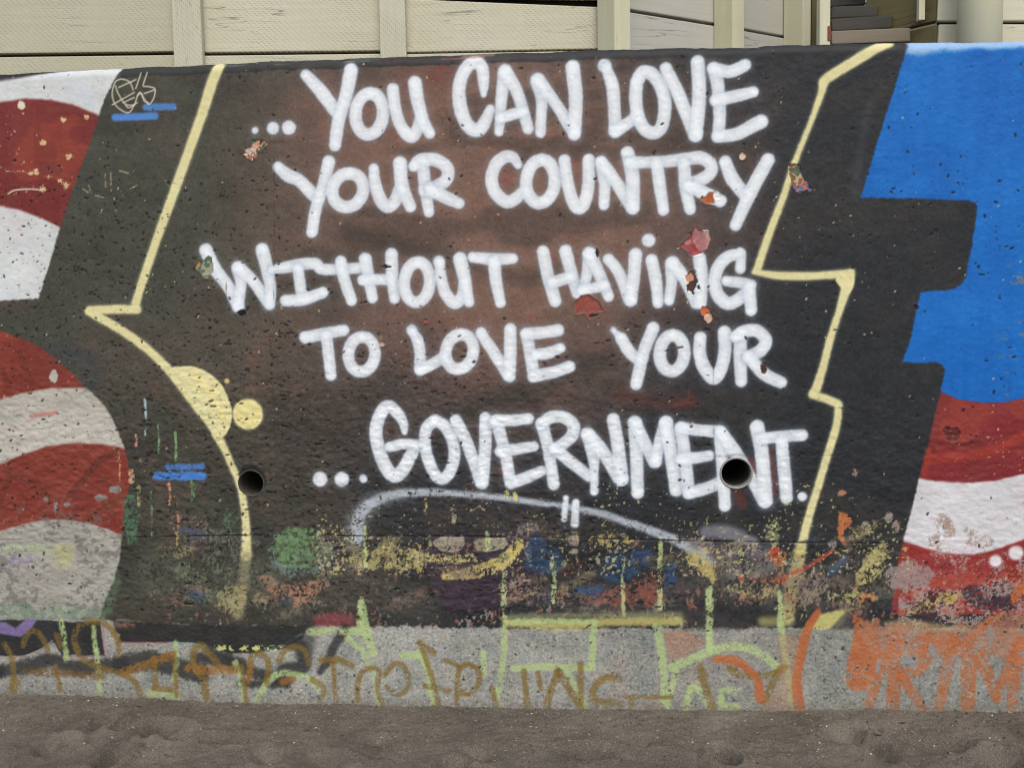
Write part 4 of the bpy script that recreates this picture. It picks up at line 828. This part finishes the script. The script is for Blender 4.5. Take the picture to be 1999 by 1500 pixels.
# ------------------------------------------------------------------ sand
sl = H([(-900, 1330), (-300, 1345), (0, 1356), (150, 1360), (300, 1366), (500, 1374), (700, 1378), (900, 1382), (1100, 1387), (1300, 1388), (1500, 1390), (1700, 1388), (1999, 1391), (2300, 1392), (3000, 1394)])
gx = np.concatenate([[-60, -30, -15, -9, -6, -4.5], np.arange(-3.4, -2.0, 0.03), np.arange(-2.0, 2.0, 0.006), np.arange(2.0, 3.4, 0.03), [4.5, 6, 9, 15, 30, 60]])
gy = np.concatenate([[0.12, 0.04, 0.015], np.arange(0.006, -0.75, -0.006), np.arange(-0.78, -2.4, -0.03), np.arange(-2.5, -5, -0.25), [-6, -8, -12, -20, -40, -80]])
GX, GY = np.meshgrid(gx, gy)
base = np.interp(GX, wu2x(sl[:, 0]), wu2z(sl[:, 1]))
bl = np.exp(np.clip(GY, -9, 0) / 0.25)
Z = base * bl + (1 - bl) * (np.interp(GX, [-2, 0, 2], [0.01, 0.0, -0.01]) - 0.012) 
q = 1000.0
Z += 0.006 * fbm(GX * q, GY * q, 210, 201) * (1 - np.exp(GY / 0.12)) + 0.004 * fbm(GX * q, GY * q, 70, 202) * (1 - 0.8 * np.exp(GY / 0.06)) + 0.0040 * fbm(GX * q, GY * q, 38, 203) + 0.0013 * np.random.default_rng(5).normal(0, 1, GX.shape) * (0.3 + smooth(0.5 + fbm(GX * q, GY * q, 55, 206))) + 0.0042 * fbm(GX * q, GY * q, 15, 204, 2)
Z += 0.004 * np.exp(GY / 0.03) * (0.4 + fbm(GX * q, GY * 0, 160, 205))
def dent(px, py, rx, ry, dep, rot=0.0):
    p = hit(px, py, [0, 0, 0.0], [0, 0, 1.0]); c_, s_ = math.cos(rot), math.sin(rot)
    u = ((GX - p[0]) * c_ + (GY - p[1]) * s_) / rx; v = (-(GX - p[0]) * s_ + (GY - p[1]) * c_) / ry
    r2 = u * u + v * v; dep *= 1.9
    Z[:] += -dep * np.exp(-r2 * 1.6) + 0.25 * dep * np.exp(-((np.sqrt(r2) - 1.5) / 0.45) ** 2)
for a_ in [(1416, 1478, 0.035, 0.05, 0.05, 0.3), (1402, 1470, 0.03, 0.03, 0.02), (1655, 1432, 0.05, 0.06, 0.022), (1686, 1447, 0.035, 0.05, 0.018), (1712, 1454, 0.03, 0.05, 0.018), (1725, 1470, 0.04, 0.04, 0.016), (1960, 1482, 0.06, 0.07, 0.03), (1700, 1420, 0.03, 0.04, 0.01),
           (104, 1462, 0.045, 0.06, 0.022), (132, 1456, 0.03, 0.05, 0.025), (226, 1478, 0.035, 0.07, 0.026), (210, 1490, 0.04, 0.06, 0.02), (305, 1425, 0.05, 0.05, 0.02), (350, 1432, 0.05, 0.05, 0.022), (330, 1416, 0.06, 0.03, 0.016), (212, 1408, 0.04, 0.05, 0.014), (235, 1418, 0.03, 0.04, 0.014), (185, 1418, 0.03, 0.05, 0.012),
           (530, 1475, 0.05, 0.05, 0.018), (640, 1482, 0.06, 0.05, 0.016), (880, 1492, 0.05, 0.05, 0.018), (735, 1440, 0.07, 0.04, 0.01), (1140, 1460, 0.08, 0.05, 0.014), (940, 1465, 0.05, 0.05, 0.012), (1250, 1440, 0.07, 0.04, 0.012), (1560, 1490, 0.06, 0.05, 0.016), (1840, 1450, 0.08, 0.05, 0.014), (450, 1440, 0.08, 0.04, 0.012)]:
    dent(*a_)
for _ in range(260):
    x = random.uniform(-3, 3); y = -random.random() * 4.2 - 0.05
    r = random.uniform(0.03, 0.07); rot = random.uniform(0, 3.14); k = random.uniform(0.7, 1.8); dep = random.uniform(0.006, 0.02)
    if y > -0.45: dep *= 0.45
    c_, s_ = math.cos(rot), math.sin(rot)
    j0, j1 = np.searchsorted(gx, x - 4 * r), np.searchsorted(gx, x + 4 * r); i0, i1 = np.searchsorted(-gy, -(y + 4 * r)), np.searchsorted(-gy, -(y - 4 * r))
    sl_ = (slice(i0, i1), slice(j0, j1)); u = ((GX[sl_] - x) * c_ + (GY[sl_] - y) * s_) / r; v = (-(GX[sl_] - x) * s_ + (GY[sl_] - y) * c_) / (r * k)
    r2 = u * u + v * v; Z[sl_] += -dep * np.exp(-r2 * 1.6) + 0.25 * dep * np.exp(-((np.sqrt(r2) - 1.5) / 0.45) ** 2)
sme = grid_mesh("sand", np.stack([GX, GY, Z], -1)[::-1], len(gy), len(gx))
m_sand, t_, b_ = mat("damp_sand")
tc = nd(t_, "ShaderNodeTexCoord")
na = nd(t_, "ShaderNodeTexNoise"); na.inputs["Scale"].default_value = 3.5; na.inputs["Detail"].default_value = 5; na.inputs["Roughness"].default_value = 0.65
nb = nd(t_, "ShaderNodeTexNoise"); nb.inputs["Scale"].default_value = 300; nb.inputs["Detail"].default_value = 3
for n_ in (na, nb): t_.links.new(tc.outputs["Object"], n_.inputs["Vector"])
cr = nd(t_, "ShaderNodeValToRGB"); cr.color_ramp.elements[0].position = 0.3; cr.color_ramp.elements[1].position = 0.72
cr.color_ramp.elements[0].color = (*srgb((84, 77, 68)), 1); cr.color_ramp.elements[1].color = (*srgb((121, 113, 101)), 1)
t_.links.new(na.outputs["Fac"], cr.inputs[0])
cg = nd(t_, "ShaderNodeMapRange"); cg.inputs[1].default_value = 0.3; cg.inputs[2].default_value = 0.7; cg.inputs[3].default_value = 0.45; cg.inputs[4].default_value = 1.55
t_.links.new(nb.outputs["Fac"], cg.inputs[0])
mx = nd(t_, "ShaderNodeMix", data_type='RGBA', blend_type='MULTIPLY'); mx.inputs["Factor"].default_value = 1
t_.links.new(cr.outputs[0], mx.inputs[6]); t_.links.new(cg.outputs[0], mx.inputs[7]); t_.links.new(mx.outputs[2], b_.inputs["Base Color"])
nc_ = nd(t_, "ShaderNodeTexNoise"); nc_.inputs["Scale"].default_value = 140; nc_.inputs["Detail"].default_value = 6; nc_.inputs["Roughness"].default_value = 0.7
t_.links.new(tc.outputs["Object"], nc_.inputs["Vector"])
bp = nd(t_, "ShaderNodeBump"); bp.inputs["Strength"].default_value = 0.8; bp.inputs["Distance"].default_value = 0.006
t_.links.new(nc_.outputs["Fac"], bp.inputs["Height"]); t_.links.new(bp.outputs["Normal"], b_.inputs["Normal"])
b_.inputs["Roughness"].default_value = 0.95; b_.inputs["Specular IOR Level"].default_value = 0.15
tag(link("sand", sme, m_sand), kind="structure")
def sand_z(x, y):
    return float(Z[np.argmin(np.abs(gy - y)), np.argmin(np.abs(gx - x))])
# loose grains and crumbs lying on the sand
gr = np.random.default_rng(77); NG = 9000
gpx = gr.uniform(-2.2, 2.2, NG); gpy = -np.abs(gr.normal(0, 0.28, NG)) - 0.004
iy = np.abs(gy[:, None] - gpy[None, :]).argmin(0); ix = np.clip(np.searchsorted(gx, gpx), 0, len(gx) - 1)
gz = Z[iy, ix]; gs = 0.0008 + 0.0030 * gr.random(NG) ** 4
octa = np.array([[1, 0, 0], [-1, 0, 0], [0, 1, 0], [0, -1, 0], [0, 0, 1], [0, 0, -0.6]], float)
V = octa[None] * gs[:, None, None] * gr.uniform(0.6, 1.4, (NG, 6, 1)) * np.array([1.2, 1.2, 0.8]); V += np.stack([gpx, gpy, gz + gs * 0.3], -1)[:, None]
tri = np.array([[0, 2, 4], [2, 1, 4], [1, 3, 4], [3, 0, 4], [2, 0, 5], [1, 2, 5], [3, 1, 5], [0, 3, 5]])
FA = (tri[None] + 6 * np.arange(NG)[:, None, None]).reshape(-1, 3)
gme = bpy.data.meshes.new("sand_grains"); gme.from_pydata(V.reshape(-1, 3).tolist(), [], FA.tolist())
gat = gme.color_attributes.new("tone", 'FLOAT_COLOR', 'POINT'); gcol = np.ones((NG, 6, 4), np.float32)
gpal = srgb(np.array([(150, 142, 128), (58, 52, 46), (112, 104, 92), (70, 60, 52), (128, 112, 96), (196, 190, 178), (44, 40, 38)], float))
gcol[..., :3] = gpal[gr.choice(7, NG, p=[.2, .2, .22, .16, .12, .02, .08])][:, None]
gat.data.foreach_set("color", gcol.reshape(-1))
m_gr, t_, b_ = mat("sand_grain"); ga = nd(t_, "ShaderNodeAttribute", attribute_name="tone"); t_.links.new(ga.outputs["Color"], b_.inputs["Base Color"]); b_.inputs["Roughness"].default_value = 0.8
tag(link("sand_grains", gme, m_gr), "loose coarse grains scattered over the damp sand", "sand grains", kind="stuff")
m_shell = simple_mat("shell_white", (214, 210, 200), 0.5, 0, 200, 0.1)
m_twig = simple_mat("dark_twig", (52, 40, 32), 0.9, 0, 100, 0.3)
def pebble(px, py, r, m, name, label, cat, group, st=1.0):
    p = hit(px, py, [0, 0, 0.0], [0, 0, 1.0]); bm = bmesh.new(); bmesh.ops.create_icosphere(bm, subdivisions=1, radius=r)
    an = random.uniform(0, 3.14)
    for v in bm.verts:
        v.co *= random.uniform(0.8, 1.2); v.co.x *= st; v.co.z *= 0.55
        v.co = Matrix.Rotation(an, 3, 'Z') @ v.co
    me = bpy.data.meshes.new(name); bm.to_mesh(me); bm.free(); me.materials.append(m)
    o = bpy.data.objects.new(name, me); COL.objects.link(o); o.location = (p[0], p[1], sand_z(p[0], p[1]) + r * 0.1); tag(o, label, cat, group)
for (x, y) in [(1824, 1442), (1352, 1447), (1382, 1449), (1937, 1396), (1932, 1436), (1600, 1443), (1700, 1471), (165, 1458), (173, 1376), (574, 1452), (1860, 1414)]:
    pebble(x, y, 0.0032, m_shell, "shell_fragment", "tiny white shell fragment lying on the damp sand", "shell", "shell fragments on the sand")
for (x, y) in [(1310, 1398), (1762, 1412), (1714, 1441), (1855, 1465), (600, 1425), (270, 1382)]:
    pebble(x, y, 0.0036, m_twig, "twig", "short dark twig lying on the damp sand", "twig", "twigs on the sand", 3.4)

# ------------------------------------------------------------------ ground behind the wall
tz = 1.92
bme = grid_mesh("terrace", np.array([[[-12, 0.3205, tz], [12, 0.3205, tz]], [[-12, 9, tz], [12, 9, tz]]], float), 2, 2)
tag(link("terrace", bme, simple_mat("packed_earth", (104, 92, 76), 0.95, 0, 8, 0.3, 0.5)), kind="structure")

# ------------------------------------------------------------------ painted timber
def wood(name, col, crack_amt=0.35, incise=True, vertical=False, grime=(172, 164, 128), rough=0.6):
    m, t, b = mat(name); L = t.links.new
    tcn = nd(t, "ShaderNodeTexCoord"); mp = nd(t, "ShaderNodeMapping")
    L(tcn.outputs["Object"], mp.inputs["Vector"])
    oi = nd(t, "ShaderNodeObjectInfo"); ad = nd(t, "ShaderNodeVectorMath", operation='ADD'); L(mp.outputs[0], ad.inputs[0])
    sc = nd(t, "ShaderNodeVectorMath", operation='SCALE'); cmb = nd(t, "ShaderNodeCombineXYZ"); L(oi.outputs["Random"], cmb.inputs[0]); L(oi.outputs["Random"], cmb.inputs[2])
    L(cmb.outputs[0], sc.inputs[0]); sc.inputs["Scale"].default_value = 13.0; L(sc.outputs[0], ad.inputs[1])
    st = nd(t, "ShaderNodeMapping"); L(ad.outputs[0], st.inputs["Vector"])
    st.inputs["Scale"].default_value = (1.6, 30, 60) if not vertical else (60, 30, 1.6)
    g = nd(t, "ShaderNodeTexNoise"); g.inputs["Scale"].default_value = 1.0; g.inputs["Detail"].default_value = 6; g.inputs["Roughness"].default_value = 0.62; L(st.outputs[0], g.inputs["Vector"])
    # hairline checks along the grain
    s2 = nd(t, "ShaderNodeMapping"); L(ad.outputs[0], s2.inputs["Vector"]); s2.inputs["Scale"].default_value = (0.9, 10, 17) if not vertical else (17, 10, 0.9)
    g2 = nd(t, "ShaderNodeTexNoise"); g2.inputs["Scale"].default_value = 1.0; g2.inputs["Detail"].default_value = 3; g2.inputs["Distortion"].default_value = 0.15; L(s2.outputs[0], g2.inputs["Vector"])
    ab = nd(t, "ShaderNodeMath", operation='SUBTRACT'); L(g2.outputs["Fac"], ab.inputs[0]); ab.inputs[1].default_value = 0.5
    ab2 = nd(t, "ShaderNodeMath", operation='ABSOLUTE'); L(ab.outputs[0], ab2.inputs[0])
    ck = nd(t, "ShaderNodeMapRange"); L(ab2.outputs[0], ck.inputs[0]); ck.inputs[1].default_value = 0.0; ck.inputs[2].default_value = 0.006; ck.inputs[3].default_value = 1; ck.inputs[4].default_value = 0
    nm = nd(t, "ShaderNodeTexNoise"); nm.inputs["Scale"].default_value = 4; L(ad.outputs[0], nm.inputs["Vector"])
    mk = nd(t, "ShaderNodeMapRange"); L(nm.outputs["Fac"], mk.inputs[0]); mk.inputs[1].default_value = 0.5; mk.inputs[2].default_value = 0.62
    cm = nd(t, "ShaderNodeMath", operation='MULTIPLY'); L(ck.outputs[0], cm.inputs[0]); L(mk.outputs[0], cm.inputs[1])
    # incising slits
    sp = nd(t, "ShaderNodeSeparateXYZ"); L(mp.outputs[0], sp.inputs[0])
    lx, lz = ("X", "Z") if not vertical else ("Z", "X")
    def mth(op, a_, b_v=None):
        n_ = nd(t, "ShaderNodeMath", operation=op)
        L(a_, n_.inputs[0]) if hasattr(a_, 'links') else None
        if b_v is not None:
            if hasattr(b_v, 'links'): L(b_v, n_.inputs[1])
            else: n_.inputs[1].default_value = b_v
        return n_.outputs[0]
    zr = mth('DIVIDE', sp.outputs[lz], 0.0075); fl = mth('FLOOR', zr); fr = mth('FRACT', zr)
    xr = mth('ADD', mth('DIVIDE', sp.outputs[lx], 0.021), mth('MULTIPLY', fl, 0.37)); fx_ = mth('FRACT', xr)
    sl1 = mth('LESS_THAN', fx_, 0.36); sl2 = mth('LESS_THAN', fr, 0.2)
    nz = nd(t, "ShaderNodeTexNoise"); nz.inputs["Scale"].default_value = 45; L(ad.outputs[0], nz.inputs["Vector"])
    sl3 = mth('GREATER_THAN', nz.outputs["Fac"], 0.42)
    slit = mth('MULTIPLY', mth('MULTIPLY', sl1, sl2), sl3)
    slit = mth('MULTIPLY', slit, 1.0 if incise else 0.0)
    dk = mth('MAXIMUM', mth('MULTIPLY', slit, 0.5), mth('MULTIPLY', cm.outputs[0], crack_amt * 2))
    base_ = nd(t, "ShaderNodeMix", data_type='RGBA'); L(g.outputs["Fac"], base_.inputs["Factor"])
    base_.inputs[6].default_value = (*srgb(np.array(col) * 0.93), 1); base_.inputs[7].default_value = (*srgb(np.minimum(np.array(col) * 1.05, 250)), 1)
    nl = nd(t, "ShaderNodeTexNoise"); nl.inputs["Scale"].default_value = 2.2; nl.inputs["Detail"].default_value = 4; L(ad.outputs[0], nl.inputs["Vector"])
    gm = nd(t, "ShaderNodeMapRange"); L(nl.outputs["Fac"], gm.inputs[0]); gm.inputs[1].default_value = 0.42; gm.inputs[2].default_value = 0.8; gm.inputs[3].default_value = 0; gm.inputs[4].default_value = 0.45
    gx_ = nd(t, "ShaderNodeMix", data_type='RGBA'); L(gm.outputs[0], gx_.inputs["Factor"]); L(base_.outputs[2], gx_.inputs[6]); gx_.inputs[7].default_value = (*srgb(grime), 1)
    fin = nd(t, "ShaderNodeMix", data_type='RGBA'); L(dk, fin.inputs["Factor"]); L(gx_.outputs[2], fin.inputs[6]); fin.inputs[7].default_value = (*srgb((66, 58, 46)), 1)
    L(fin.outputs[2], b.inputs["Base Color"])
    hh = mth('SUBTRACT', mth('MULTIPLY', g.outputs["Fac"], 0.5), dk)
    q_ = nd(t, "ShaderNodeBump"); q_.inputs["Strength"].default_value = 0.5; q_.inputs["Distance"].default_value = 0.002; L(hh, q_.inputs["Height"]); L(q_.outputs["Normal"], b.inputs["Normal"])
    b.inputs["Roughness"].default_value = rough; b.inputs["Specular IOR Level"].default_value = 0.3
    return m
m_cream = wood("cream_siding", (200, 195, 171)); m_cream_v = wood("cream_batten", (194, 191, 168), vertical=True)
m_white = wood("pale_siding", (184, 183, 174), incise=False); m_white_v = wood("pale_post", (208, 205, 174), incise=False, vertical=True)
m_plain = wood("plain_cream_siding", (202, 198, 174), incise=False)
m_cream_l = wood("cream_siding_dull", (184, 180, 155))
m_shadewood = simple_mat("gap_shade", (28, 25, 22), 0.9)
m_weather = wood("weathered_timber", (70, 68, 63), 0.6, False, grime=(102, 97, 88), rough=0.85)
m_weather_l = wood("bleached_timber", (132, 122, 106), 0.6, False, grime=(96, 88, 76), rough=0.85)
m_olive_shade = wood("olive_shade_timber", (104, 96, 62), 0.4, False, grime=(80, 74, 48))  # olive tone with the side wall's shade painted into it

# main siding, turned a little away from the wall
bld = empty("timber_building", (-0.6, 0.6, tz)); tag(bld, "cream painted timber building of wide boards and battens behind the wall", "building")
aA = math.radians(4.0); dA = np.array([math.cos(aA), math.sin(aA), 0]); nA = np.array([dA[1], -dA[0], 0]); PA = np.array([-1.9, 0.50, 0])
def onA(px, py, off=0.0): return hit(px, py, PA + nA * off, nA)
def panel(onf, n_, px0, px1, gaps, m, th=0.038, name="siding_board", below_=3, above_=5, gapw=0.013, lo=None):
    """boards between two battens; gaps: list of ((px0,py),(px1,py)) joint lines from low to high"""
    g = gaps[0]; gl, gr = onf(*g[0]), onf(*g[1])
    def at_x(px): return onf(px, 60)
    A, B = at_x(px0), at_x(px1)
    def zline(P): # height of the lowest traced joint at plan position P
        s_ = np.dot((P - gl)[:2], (gr - gl)[:2]) / np.dot((gr - gl)[:2], (gr - gl)[:2]); return gl[2] + s_ * (gr[2] - gl[2])
    z0a, z0b = zline(A), zline(B)
    lines = [(z0a, z0b)]
    if len(gaps) > 1:
        g = gaps[1]; gl, gr = onf(*g[0]), onf(*g[1]); lines.append((zline(A), zline(B)))
    while len(lines) < above_ + 1:
        lines.append((lines[-1][0] + 0.186 + random.uniform(-.003, .003), lines[-1][1] + 0.186 + random.uniform(-.003, .003)))
    for k in range(below_): lines.insert(0, (lines[0][0] - 0.186, lines[0][1] - 0.186))
    for (a0, b0), (a1, b1) in zip(lines[:-1], lines[1:]):
        if a0 < tz - 0.2: continue
        a0 += gapw / 2; b0 += gapw / 2; a1 -= gapw / 2; b1 -= gapw / 2
        o_ = np.array([A[0], A[1], a0]); ax = np.array([B[0], B[1], b0]) - o_; az = np.array([0, 0, a1 - a0])
        out = random.uniform(-0.004, 0.004)
        box_obj(name, o_ + n_ * out, ax, -n_ * th, az, m, bld if m is not None else None, 0.004, 0.0, (b1 - b0) - (a1 - a0))
panel(onA, nA, -900, -402, [((-900, 116), (-402, 112))], m_cream); panel(onA, nA, -395, 365, [((0, 110), (336, 108)), ((0, -12), (336, -10))], m_cream_l)
panel(onA, nA, 368, 764, [((400, 105), (740, 104)), ((400, -9), (740, -7))], m_cream); panel(onA, nA, 767, 1182, [((795, 103), (1165, 97)), ((795, -5), (1164, 11))], m_cream, gapw=0.008)
def upright(P0, d_, n_, w, dep, m, name, parent, z0=None, z1=3.3, lean=0.0):
    z0 = tz - 0.1 if z0 is None else z0
    o_ = np.array([P0[0], P0[1], z0]); return box_obj(name, o_, d_ * w, -n_ * dep, np.array([lean, 0, z1 - z0]), m, parent, 0.004)
for x0, x1 in [(-430, -376), (337, 393), (741, 792)]:
    a_, b_2 = onA(x0, 60, 0.038), onA(x1, 60, 0.038)
    upright(a_, dA, nA, float(np.linalg.norm(b_2 - a_)), 0.034, m_cream_v, "batten", bld)
# sheathing behind the gaps, coloured near-black for the shade in them
a_, b_2 = onA(-900, 60, -0.05), onA(1185, 60, -0.05)
box_obj("sheathing", [a_[0], a_[1], tz - 0.1], b_2 - a_ + np.array([0, 0, 0]) * 1.0 - np.array([0, 0, (b_2 - a_)[2]]), -nA * 0.02, [0, 0, 1.4], m_shadewood, bld, 0)
# receding wing
aB = math.radians(36); dB = np.array([math.cos(aB), math.sin(aB), 0]); nB = np.array([dB[1], -dB[0], 0]); PB = onA(1192, 60, 0.0)
def onB(px, py, off=0.0): return hit(px, py, PB + nB * off, nB)
panel(onB, nB, 1205, 1420, [((1233, 20), (1395, 46))], m_white, below_=4); panel(onB, nB, 1423, 1578, [((1450, 57), (1530, 73))], m_white, below_=4)
for x0, x1 in [(1200, 1231), (1430, 1453), (1567, 1583)]:
    a_, b_2 = onB(x0, 60, 0.11), onB(x1, 60, 0.11)
    upright(a_, dB, nB, float(np.linalg.norm((b_2 - a_)[:2])), 0.108, m_white_v, "post", bld)
a_, b_2 = onB(1195, 60, -0.05), onB(1586, 60, -0.05)
box_obj("sheathing", [a_[0], a_[1], tz - 0.1], np.array([*(b_2 - a_)[:2], 0]), -nB * 0.02, [0, 0, 1.4], m_shadewood, bld, 0)
# cream house with a side wall whose shade is put into its colour, and its round downpipe
hs = empty("boarded_house", (1.9, 0.6, tz)); tag(hs, "cream boarded house corner behind the blue end of the wall", "house")
PC = np.array([1.6, 0.55, 0]); nC = np.array([0, -1.0, 0]); dC = np.array([1.0, 0, 0])
def onC(px, py, off=0.0): return hit(px, py, PC + nC * off, nC)
bld_keep = bld; bld = hs
panel(onC, nC, 1830, 2900, [((1830, 43), (1999, 49))], m_plain, below_=3)
cc_ = onC(1829, 60, -0.005)
dS = np.array([-0.62, 0.78, 0]); dS /= np.linalg.norm(dS); nS = np.array([-dS[1], dS[0], 0])
if nS @ (CAM - cc_) < 0: nS = -nS
def onS(px, py, off=0.0): return hit(px, py, cc_ + nS * off, nS)
panel(onS, nS, 1826, 1690, [((1822, 45), (1758, 59))], m_olive_shade, below_=3)
a_ = onC(2900, 60, -0.05); b_2 = onC(1832, 60, -0.05)
box_obj("sheathing", [b_2[0], b_2[1], tz - 0.1], [a_[0] - b_2[0], 0, 0], [0, 0.02, 0], [0, 0, 1.4], m_shadewood, hs, 0)
pp = onS(1800, 20, 0.03); box_obj("trim_block", [pp[0] - 0.011, pp[1], onS(1800, 38, 0.03)[2]], [0.022, 0, 0], [0, 0.03, 0], [0, 0, 0.5], m_white_v, hs, 0.002)
bld = bld_keep
pc = onC(1912, 60, 0.13); rad = 0.5 * float(abs(onC(1955, 60, 0.13)[0] - onC(1870, 60, 0.13)[0]))
m_col = simple_mat("cream_pipe_paint", (206, 200, 168), 0.45, 0, 5, 0.06)
dp = empty("downpipe", (pc[0], pc[1], tz)); tag(dp, "thick round cream downpipe against the boarded house", "pipe")
def tube(name, r, z0, z1, m, parent, N=40):
    bm = bmesh.new(); bmesh.ops.create_cone(bm, cap_ends=True, segments=N, radius1=r, radius2=r, depth=z1 - z0)
    for f in bm.faces: f.smooth = len(f.verts) == 4
    me = bpy.data.meshes.new(name); bm.to_mesh(me); bm.free(); me.materials.append(m)
    o = bpy.data.objects.new(name, me); COL.objects.link(o); o.parent = parent; o.location = (0, 0, (z0 + z1) / 2 - tz); return o
tube("shaft", rad, tz - 0.02, 3.3, m_col, dp); tube("collar", rad * 1.08, 2.9, 2.98, m_col, dp); tube("base_collar", rad * 1.1, tz - 0.02, tz + 0.06, m_col, dp)

# gate post with a rusty hinge at the end of the wing
ygp = float(onS(1778, 60)[1]) - 0.06
gp = hit(1600, 60, [0, ygp, 0], [0, 1.0, 0])
e = empty("gate_post", (gp[0], gp[1], tz)); tag(e, "slim whitish gate post with a rust stain beside the dark steps", "post")
vx = np.array([1.0, 0.1, 0]); vx /= np.linalg.norm(vx); vn = np.array([vx[1], -vx[0], 0])
wdt = float(np.linalg.norm((hit(1621, 60, gp, vn) - gp)[:2]))
upright(gp, vx, vn, wdt, 0.04, m_white_v, "jamb", e)
h0 = hit(1616, 78, gp + vn * 0.004, vn); h1 = hit(1622, 50, gp + vn * 0.004, vn)
m_rust = simple_mat("rust", (120, 70, 52), 0.85, 0, 60, 0.4, 0.4)
box_obj("hinge", [h0[0], h0[1], h0[2]], vx * (h1[0] - h0[0]), -vn * 0.01, [0, 0, h1[2] - h0[2]], m_rust, e, 0.001)
s0 = onB(1583, 60, 0.0)
e2 = upright(onB(1584, 60, -0.02), vx, vn, 0.09, 0.05, m_olive_shade, "shaded_strip", e)  # strip added for the shaded gap beside the post, dark by colour

# weathered steps in the gap
Y_STEP = float(onB(1621, 60, -0.05)[1]) + 0.12; print('step y', Y_STEP)
stp = empty("timber_steps", (1.35, 1.2, tz)); tag(stp, "weathered dark timber steps climbing between the two cream buildings", "steps")
for k, (yt, yb, xr, m) in enumerate([(57, 84, 1778, m_weather_l), (32, 56.5, 1742, m_weather), (8, 31.5, 1712, m_weather), (-18, 7.5, 1690, m_weather), (-45, -18.5, 1670, m_weather)]):
    yp = float(onS(xr, 60)[1]) - 0.015 if xr > 1695 else float(onS(1700, 60)[1]) + 0.12 * (k - 1)
    p0 = hit(1623.5, yb, [0, yp, 0], [0, 1.0, 0]); p1 = hit(xr, yb, [0, yp, 0], [0, 1.0, 0]); p2 = hit(1700, yt, [0, yp, 0], [0, 1.0, 0]); p3 = hit(1700, yb, [0, yp, 0], [0, 1.0, 0])
    box_obj("tread", [p0[0], yp, p3[2]], [p1[0] - p0[0], 0, 0], [0, 0.11, 0], [0, 0, p2[2] - p3[2]], m, stp, 0.005, 0.003)
p0 = hit(1672, 6, [0, Y_STEP - 0.05, 0], [0, 1, 0]); p1 = hit(1732, 6, [0, Y_STEP - 0.05, 0], [0, 1, 0])
rl = box_obj("handrail", [p0[0], Y_STEP - 0.05, p0[2]], [p1[0] - p0[0], 0.1, 0.04], [0, 0.04, 0], [0, 0, 0.09], m_white, None, 0.004)
tag(rl, "short pale handrail board over the dark timber steps", "handrail")
bk = box_obj("back_wall", [0.9, Y_STEP + 1.7, tz - 0.1], [2.2, 0, 0], [0, 0.1, 0], [0, 0, 1.8], m_olive_shade, stp, 0)
